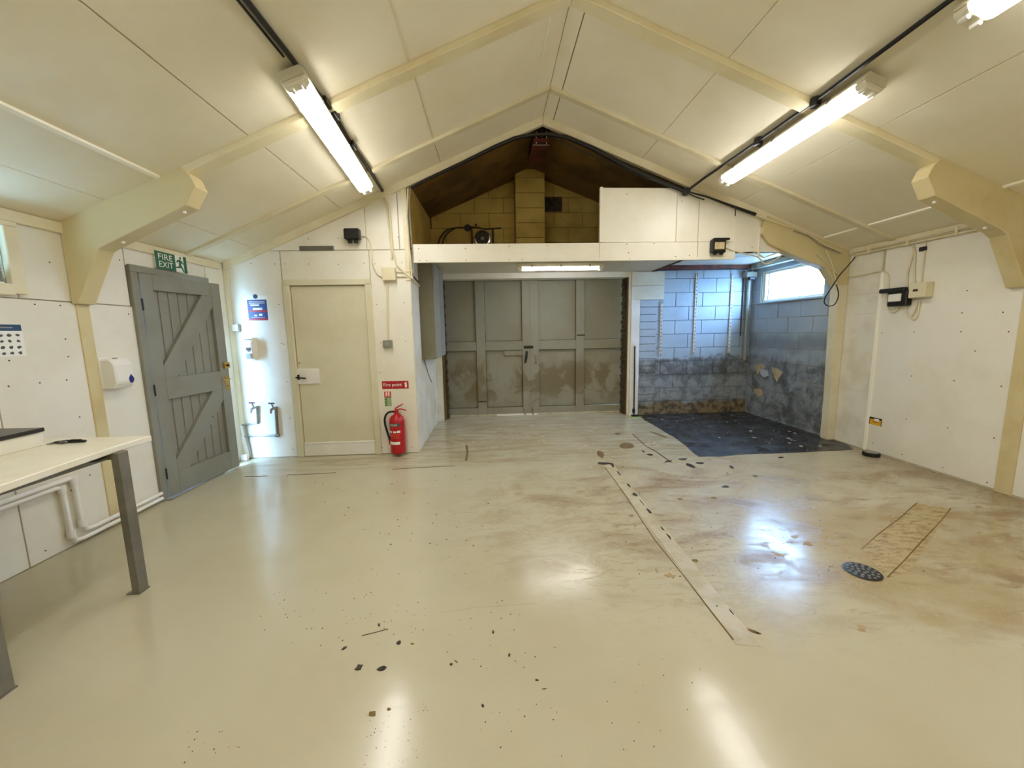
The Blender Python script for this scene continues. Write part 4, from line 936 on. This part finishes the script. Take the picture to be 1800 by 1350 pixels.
# light switch
t = thing('light_switch', bk(419,576), 'white light switch near the ajar grey door', 'switch')
p0, p1 = bk(411,570), bk(424,583)
box('back_box', (p0.x,YB-.04,p1.z), (p1.x,YB,p0.z), 'cabinet_side', t, .005); box('face_plate', (p0.x+.003,YB-.046,p1.z+.003), (p1.x-.003,YB-.039,p0.z-.003), 'white_pl', t, .003); box('rocker', (p0.x+.03,YB-.052,p1.z+.022), (p1.x-.03,YB-.045,p0.z-.022), 'white_pl', t, .003)
# soap dispenser on back wall
t = thing('soap_dispenser', bk(452,612), 'white soap dispenser with grey heart on the boarded back wall', 'dispenser')
p0, p1 = bk(438,593), bk(456,634)
prism('body', [(p0.x,YB,p1.z),(p0.x,YB-.10,p1.z+.03),(p0.x,YB-.115,p0.z-.05),(p0.x,YB-.085,p0.z),(p0.x,YB,p0.z)], (p1.x-p0.x,0,0), 'white_pl', t, .008)
hc = Vector(((p0.x+p1.x)/2,YB-.114,(p0.z+p1.z)/2-.0))
prism('heart_mark', [hc+Vector((a,-.002,c)) for a, c in ((0,-.028),(.026,.0),(.024,.018),(.012,.024),(0,.016),(-.012,.024),(-.024,.018),(-.026,0))], (0,.004,0), 'ink', t)
box('window_slot', (hc.x-.035,YB-.113,p0.z-.03), (hc.x+.035,YB-.085,p0.z-.018), 'grey_pl', t); box('push_bar', (p0.x+.012,YB-.118,p1.z+.03), (p1.x-.012,YB-.095,p1.z+.09), 'cabinet_side', t, .005)
# bare repair square and taps
box('repair_square', (bk(452,690).x,YB-.003,bk(452,715).z), (bk(475,690).x,YB,bk(452,690).z), 'white', wb)
def bib_tap(px, lab):
    p = bk(*px, YB-.03)
    t = thing('bib_tap', p, lab, 'tap', 'garden taps on copper drops')
    tube('body', [p+Vector((0,.03,0)), p+Vector((0,-.03,0)), p+Vector((-.01,-.07,-.005)), p+Vector((-.012,-.085,-.05))], [.014,.016,.014,.011], 'brass' if False else 'steel', t)
    tube('spindle', [p+Vector((0,-.035,0)), p+Vector((-.012,-.05,.06))], .009, 'steel', t); tube('tap_handle', [p+Vector((-.045,-.05,.065)), p+Vector((.02,-.05,.062))], .008, 'black', t); return t
ta = bib_tap((450,716), 'garden tap on the short copper drop nearer the ajar door'); tb = bib_tap((484,717), 'garden tap on the long copper drop nearer the cream door')
pt = lambda x, y: bk(x, y, YB-.02)
tube('drop_pipe', [pt(452,716), pt(453,744)], .013, 'steel', ta); tube('feed_pipe', [pt(454,744), pt(425,747)], .010, 'steel', ta)
tube('drop_pipe', [pt(485,716), pt(488,765)], .017, 'leg', tb); tube('feed_pipe', [pt(488,765), pt(430,767)], .011, 'steel', tb); lathe('elbow', [(.02,-.02),(.022,0),(.02,.02)], pt(488,765), 'leg', tb, ax=(1,0,0), n=10)
t = thing('corner_waste_pipe', (XL+.1,YB-.06,0), 'white plastic waste pipes sloping down the corner behind the ajar door', 'pipe')
tube('pipe', [pt(424,747), pt(428,764), pt(434,788), pt(438,800)], .016, 'white_pl', t); tube('pipe', [pt(430,748), pt(433,766), pt(438,785), pt(441,803)], .012, 'cabinet_side', t); tube('pipe', [pt(425,766), pt(432,790), pt(435,803)], .012, 'white_pl', t)
lathe('collar', [(.024,0),(.024,.05)], Vector((pt(436,798).x,YB-.02,.03)), 'white_pl', t, n=12)
box('boxing', (XL+.02,YB-.1,0), (XL+.085,YB-.05,.07), 'white', t, .004)

# fire point
o = bk(672,684); p1 = bk(718,669); w_, h_ = p1.x-o.x, p1.z-o.z; o = Vector((o.x,YB,o.z))
t = thing('fire_point_sign', o, 'red sign reading Fire point above the extinguisher', 'sign')
plate('panel', o, U_, V_, -.004, w_+.004, -.004, h_+.004, 'sign_white', t, 0, .002); plate('red_field', o, U_, V_, 0, w_, 0, h_, 'sign_red', t, .002)
text('lettering', 'Fire point', o+U_*.02+V_*h_*.2-Vector((0,.003,0)), U_, V_, w_*.68, h_*.55, 'sign_white', t)
poly_plate('extinguisher_mark', o, U_, V_, [(w_*.86,h_*.15),(w_*.93,h_*.15),(w_*.93,h_*.62),(w_*.905,h_*.72),(w_*.96,h_*.86),(w_*.88,h_*.8),(w_*.83,h_*.6),(w_*.86,h_*.62)], 'sign_white', t, .003)
o = bk(676,715); p1 = bk(688,687.5); w_, h_ = p1.x-o.x, p1.z-o.z; o = Vector((o.x,YB,o.z))
t = thing('extinguisher_label', o, 'small orange and green extinguisher instruction label', 'sign')
plate('sheet', o, U_, V_, 0, w_, 0, h_, 'sign_white', t, 0, .0015); plate('orange_field', o, U_, V_, .004, w_-.004, h_*.64, h_-.004, 'pictoorange', t, .0015); plate('green_field', o, U_, V_, .004, w_-.004, .004, h_*.58, 'pictogreen', t, .0015); plate('dark_bar', o, U_, V_, .004, w_-.004, h_*.585, h_*.63, 'ink', t, .0015)
for k in (.25,.55): plate('pictogram', o, U_, V_, w_*k, w_*(k+.18), h_*.7, h_*.94, 'sign_white', t, .0025)
for k in range(4): plate('pictogram', o, U_, V_, w_*.12, w_*.38, h_*(.06+.13*k), h_*(.13+.13*k), 'ink', t, .0025)
# extinguisher on the wall bracket
ex = bk(700,793,4.605); R_ = .088
t = thing('fire_extinguisher', (ex.x,4.605,.035), 'red fire extinguisher with black hose hung low on the white wall', 'extinguisher')
E0 = Vector((ex.x+.005,4.605,.04))
lathe('cylinder', [(.07,0),(.086,.008),(R_,.02),(R_,.385),(.082,.42),(.062,.448),(.034,.462),(.026,.475)], E0, 'red', t, n=32)
lathe('neck', [(.024,.47),(.026,.50),(.02,.52)], E0, 'red', t, n=16)
hv = E0+Vector((0,0,.51))
prism('carry_handle', [hv+Vector((-.012,-.012,-.004)), hv+Vector((.05,-.012,.012)), hv+Vector((.115,-.012,-.006)), hv+Vector((.117,-.012,.002)), hv+Vector((.05,-.012,.024)), hv+Vector((-.012,-.012,.014))], (0,.024,0), 'red', t, .002)
prism('squeeze_lever', [hv+Vector((-.012,-.011,.014)), hv+Vector((.03,-.011,.04)), hv+Vector((.085,-.011,.074)), hv+Vector((.082,-.011,.082)), hv+Vector((.02,-.011,.052)), hv+Vector((-.014,-.011,.03))], (0,.022,0), 'red', t, .002)
hp_ = [(-.02,0,-.012),(-.07,-.005,-.012),(-.11,-.008,-.035),(-.135,-.01,-.085),(-.138,-.01,-.15),(-.125,-.01,-.22),(-.105,-.01,-.30),(-.092,-.01,-.36)]
hs = tube('hose', [hv+Vector(q) for q in hp_], .0125, 'rubber', t, 10, 4)
tube('nozzle', [hv+Vector((-.093,-.01,-.35)), hv+Vector((-.086,-.01,-.40))], [.013,.019], 'red', t, 10)
def cyl_label(name, z0, z1, a0, a1, m, lift=.001):
    bm = bmesh.new(); n = 10; A = []; B = []
    for k in range(n+1):
        a = math.radians(a0+(a1-a0)*k/n); x_, y_ = (R_+lift)*math.sin(a), -(R_+lift)*math.cos(a)
        A.append(bm.verts.new(E0+Vector((x_,y_,z0)))); B.append(bm.verts.new(E0+Vector((x_,y_,z1))))
    for k in range(n): bm.faces.new((A[k],A[k+1],B[k+1],B[k]))
    return from_bm(name, bm, m, t, True)
cyl_label('dark_band', .335, .372, -75, 40, 'ink'); cyl_label('band_print', .342, .364, -55, 15, 'cabinet_side', .0018)
for z0, z1, a0, a1, m in ((.26,.28,-60,-30,'sign_white'),(.26,.28,-20,5,'sign_white'),(.26,.285,10,35,'sign_white'),(.235,.242,-55,30,'pictoorange'),(.215,.222,-55,20,'pictoorange'),(.195,.202,-55,28,'pictoorange'),(.12,.152,-70,28,'sign_white')): cyl_label('label_print', z0, z1, a0, a1, m)
lathe('pressure_gauge', [(.013,0),(.013,.012),(.009,.014)], hv+Vector((0,-.02,-.06)), 'brass', t, ax=(0,-1,0), n=12)
box('wall_bracket', (ex.x-.03,4.69,.42), (ex.x+.03,YB,.5), 'steel', t)

# fire exit sign (left wall)
U_, V_ = wall_frame('L')
p0, p1 = sd(270,474.5,XL), sd(325,482,XL)
o = Vector((XL+.028,p0.y,2.067)); w_, h_ = p1.y-p0.y, .155
t = thing('fire_exit_sign', o, 'green FIRE EXIT sign with running figure above the grey door', 'sign')
def lplate(nm, a0, a1, b0, b1, m, lift): return poly_plate(nm, o, U_, V_, [(a0,b0),(a1,b0),(a1,b1),(a0,b1)], m, t, lift)
t_ = t
def outw(nm, ab, m, lift): # lifted out of the left wall (U x V points into the room)
    return prism(nm, [o+U_*a+V_*c+Vector((lift,0,0)) for a, c in ab], (.001,0,0), m, t)
rect = lambda a0,a1,b0,b1: [(a0,b0),(a1,b0),(a1,b1),(a0,b1)]
box('backing', (XL,p0.y+.01,2.075), (XL+.0245,p0.y+w_-.01,2.18), 'sign_white', t); outw('panel', rect(0,w_,0,h_), 'sign_white', -.003); outw('green_field', rect(0,w_*.62,0,h_), 'sign_green', -.0015); outw('door_mark', rect(w_*.9,w_,0,h_), 'sign_green', -.0015)
text('lettering', 'FIRE', o+U_*w_*.09+V_*h_*.55, U_, V_, w_*.44, h_*.34, 'sign_white', t, .001); text('lettering', 'EXIT', o+U_*w_*.09+V_*h_*.12, U_, V_, w_*.44, h_*.34, 'sign_white', t, .001)
a_ = lambda q: [(w_*(.62+.38*u), h_*v) for u, v in q]
outw('running_figure', a_([(.40,.80),(.52,.80),(.55,.86),(.52,.94),(.44,.95),(.38,.9)]), 'sign_green', -.001)
outw('running_figure', a_([(.10,.62),(.2,.74),(.42,.78),(.56,.72),(.72,.56),(.68,.5),(.54,.6),(.48,.48),(.62,.28),(.74,.05),(.64,.03),(.46,.28),(.3,.26),(.02,.22),(.02,.3),(.28,.36),(.32,.64),(.24,.64),(.14,.54)]), 'sign_green', -.001)
# hand wash poster
o = Vector((XL+.001,2.33,1.352)); w_, h_ = .355, .20
t = thing('hygiene_poster', o, 'white poster of small pictograms with a dark blue header under the high window', 'poster')
def outw2(nm, ab, m, lift): return prism(nm, [o+U_*a+V_*c+Vector((lift,0,0)) for a, c in ab], (.0008,0,0), m, t)
outw2('sheet', rect(0,w_,0,h_), 'sign_white', 0); outw2('header', rect(.004,w_-.004,h_-.042,h_-.002), 'navy', .0008); outw2('header_line', rect(.03,w_-.05,h_-.024,h_-.018), 'cabinet_side', .0016)
for r in range(4):
    for c in range(8):
        cx, cy = .022+c*.043, .02+r*.037
        outw2('pictogram', [(cx+.014*random.uniform(.5,1.1)*math.cos(k*.9), cy+.011*random.uniform(.5,1.1)*math.sin(k*.9)) for k in range(7)], 'ink', .0008)
# towel dispenser with blue drop window
p0, p1 = sd(172,630,XL), sd(217,683,XL)
t = thing('towel_dispenser', (XL,p0.y,p1.z), 'white wall dispenser with a blue teardrop window by the ajar door', 'dispenser')
y0, y1, z0, z1 = p0.y+.0, p1.y-.01, 1.06, 1.295
prism('body', [(XL,y0,z0),(XL+.085,y0,z0+.004),(XL+.115,y0,z0+.05),(XL+.11,y0,z1-.04),(XL+.08,y0,z1),(XL,y0,z1)], (0,y1-y0,0), 'white_pl', t, .01)
cz, cy = z0+.075, y1-.035
bm = bmesh.new(); bm_prism(bm, [(XL+.1,cy+.022*math.sin(a)*(1 if math.cos(a) < 0.2 else (1-math.cos(a))*1.2),cz-.035*math.cos(a+math.pi)*(1.0)) for a in [2*math.pi*k/16 for k in range(16)]], (.016,0,0)); from_bm('level_window', bm, 'blueplas', t)
box('lock', (XL+.04,(y0+y1)/2-.012,z1-.003), (XL+.06,(y0+y1)/2+.012,z1+.008), 'grey_pl', t)
box('backplate', (XL,y0-.012,z0+.01), (XL+.012,y1+.012,z1+.015), 'white_pl', t, .003)

# yellow sticker on the right wall
p0, p1 = sd(1529,732,XR), sd(1549,752,XR); U_, V_ = wall_frame('R')
o = Vector((XR,p0.y,.315)); w_, h_ = p0.y-p1.y, .085
t = thing('warning_sticker', o, 'small amber warning sticker low on the white wall board', 'sticker')
def outr(nm, ab, m, lift): return prism(nm, [o+U_*a+V_*c-Vector((lift,0,0)) for a, c in ab], (-.0008,0,0), m, t)
outr('sheet', rect(0,w_,0,h_), 'yellow', 0); outr('black_header', rect(0,w_,h_*.78,h_), 'black', .0008); outr('white_box', rect(w_*.4,w_*.78,h_*.56,h_*.88), 'sign_white', .0016); outr('print_line', rect(w_*.28,w_*.7,h_*.38,h_*.46), 'ink', .0008)
outr('dark_border', rect(0,w_*.06,0,h_*.8), 'ink', .0008); outr('dark_border', rect(w_*.94,w_,0,h_*.8), 'ink', .0008)

# grey cupboard on the return wall
t = thing('wall_cupboard', (-.83,5.7,1.105), 'tall olive grey wall cupboard hung on the return wall by the garage doors', 'cupboard')
cb = box('carcass', (BX1,5.21,1.105), (-.745,6.16,2.345), 'cabinet_grey', t, .004)
for y0, y1 in ((5.225,5.69),(5.70,6.15)):
    d = box('door', (-.745,y0,1.115), (-.728,y1,2.335), 'cabinet_side', t, .003); box('door_edge', (-.728,y0+.02,1.16), (-.724,y0+.03,2.29), 'grey_pl', d)
tube('earth_cable', [(BX1+.012,5.3,1.1),(BX1+.012,5.6,.86),(BX1+.012,5.85,.72)], .007, 'grey_pl', t, 6)

# black floor bolt bar on the jamb with taped foot
pb = fl(1109,735)
t = thing('bolt_bar', (2.34,YG-.12,0), 'tall black bolt bar standing against the white garage jamb', 'bar')
tube('rod', [(2.335,YG-.105,.02),(2.325,YG-.105,1.17)], .011, 'black', t); box('foot', (2.29,YG-.16,.0), (2.40,YG-.095,.03), 'black', t, .005); box('bracket', (2.31,YG-.118,.06), (2.35,YG-.09,.13), 'black', t, .004)
t2 = box('floor_tape', (2.22,YG-.2,.0), (2.44,YG-.165,.004), 'tape'); tag(t2, 'strip of green yellow tape on the floor under the bolt bar', 'tape')

# ================================================================== TABLE AND PIPES, LEFT
TZ = .868
t = thing('work_table', (-2.5,1.5,0), 'white topped work table on grey square steel legs', 'table')
tp = prism('tabletop', [(-2.985,-.2,TZ-.035),(-2.06,-.2,TZ-.035),(-2.03,1.0,TZ-.035),(-2.012,1.6,TZ-.035),(-2.05,1.95,TZ-.035),(-2.075,2.2,TZ-.035),(-2.065,2.41,TZ-.035),(-2.985,2.41,TZ-.035)], (0,0,.035), 'table', t, .004)
for x_, y_ in ((-2.07,2.2),(-2.065,1.545),(-2.065,.1),(-2.9,2.2),(-2.9,.1)):
    lg = box('leg', (x_-.022,y_-.03,.006), (x_+.022,y_+.03,TZ-.035), 'leg', t, .003); box('foot_plate', (x_-.05,y_-.035,0), (x_+.025,y_+.035,.006), 'leg', lg)
box('side_rail', (-2.9,2.18,TZ-.075), (-2.09,2.22,TZ-.035), 'leg', t, .002); box('front_rail', (-2.16,-.1,TZ-.075), (-2.12,2.18,TZ-.035), 'leg', t, .002)
t = thing('raised_unit', (-2.75,1.2,TZ), 'low cream plinth with a black slab top standing on the work table', 'unit')
prism('plinth', [(-2.98,-.1,TZ),(-2.49,-.1,TZ),(-2.515,2.26,TZ),(-2.98,2.26,TZ)], (0,0,.078), 'table', t, .004); prism('slab', [(-2.98,-.1,TZ+.078),(-2.48,-.1,TZ+.078),(-2.505,2.265,TZ+.078),(-2.98,2.265,TZ+.078)], (0,0,.022), 'darkstone', t, .003)
p = fl(122,777,TZ+.004)
t = thing('key_bunch', p, 'bunch of dark keys lying on the white tabletop', 'keys')
bm = bmesh.new(); pr = []
for k in range(10):
    a = 2*math.pi*k/10; pr.append(Vector((p.x-.075+.018*math.cos(a), p.y-.02+.018*math.sin(a), TZ+.003)))
tube('ring', pr+[pr[0]], .002, 'steel', t, 6)
for k, (dx, dy, a) in enumerate(((-.05,.0,.1),(-.045,-.015,-.3),(-.04,.015,.45),(0,0,.0),(.035,.004,-.15),(.02,-.01,.3))):
    c = p+Vector((dx,dy,0)); u = Vector((math.cos(a),math.sin(a),0)); v = Vector((-math.sin(a),math.cos(a),0)); z = Vector((0,0,TZ+.001+.003*k)); c = Vector((c.x,c.y,0))+z
    prism('key', [c-u*.04-v*.012, c-u*.02-v*.014, c-u*.012-v*.005, c+u*.045-v*.004, c+u*.045+v*.004, c-u*.012+v*.005, c-u*.02+v*.014, c-u*.04+v*.012], (0,0,.003), 'black' if k else 'steel', t)
prism('fob', [(p.x+.0,p.y-.012,TZ+.001),(p.x+.09,p.y-.008,TZ+.001),(p.x+.09,p.y+.008,TZ+.001),(p.x,p.y+.014,TZ+.001)], (0,0,.012), 'black', t, .003)
# waste pipes under the table and along the wall foot
lw = lambda x, y, d=.03: sd(x, y, XL+d)
t = thing('waste_pipe', (XL+.03,2.75,0), 'pair of white plastic waste pipes under the table running on along the skirting', 'pipe')
for k, (yy, zz) in enumerate(((2.72,.455),(2.80,.49))):
    d_ = XL+.03+.0*k; zf = .035+.045*k
    tube('pipe', [(d_,-.2,zz-.03),(d_,yy-.03,zz),(d_,yy,zz-.02),(d_,yy+.005,.12+.04*k),(d_,yy+.03,zf+.01),(d_,yy+.08,zf),(d_,DY0-.075,zf)], .0165, 'white_pl', t, 10)
    lathe('elbow', [(.022,-.03),(.024,0),(.022,.02)], (d_,yy,zz-.015), 'white_pl', t, n=12); lathe('elbow', [(.022,-.02),(.024,.0),(.022,.03)], (d_,yy+.008,.1+.04*k), 'white_pl', t, n=12)
t = thing('under_table_cable', (XL+.5,2.3,.8), 'black flex sagging beneath the tabletop edge', 'cable')
tube('flex', [fl(145,812,TZ-.045), fl(170,810,TZ-.06), fl(190,800,TZ-.05), fl(215,793,TZ-.04)], .006, 'rubber', t, 6, 4)
# skirting gap strip along right wall foot
bs = box('baseboard_right', (XR-.006,YREAR,0), (XR+.01,4.72,.012), 'wall_gap'); tag(bs, kind='structure')
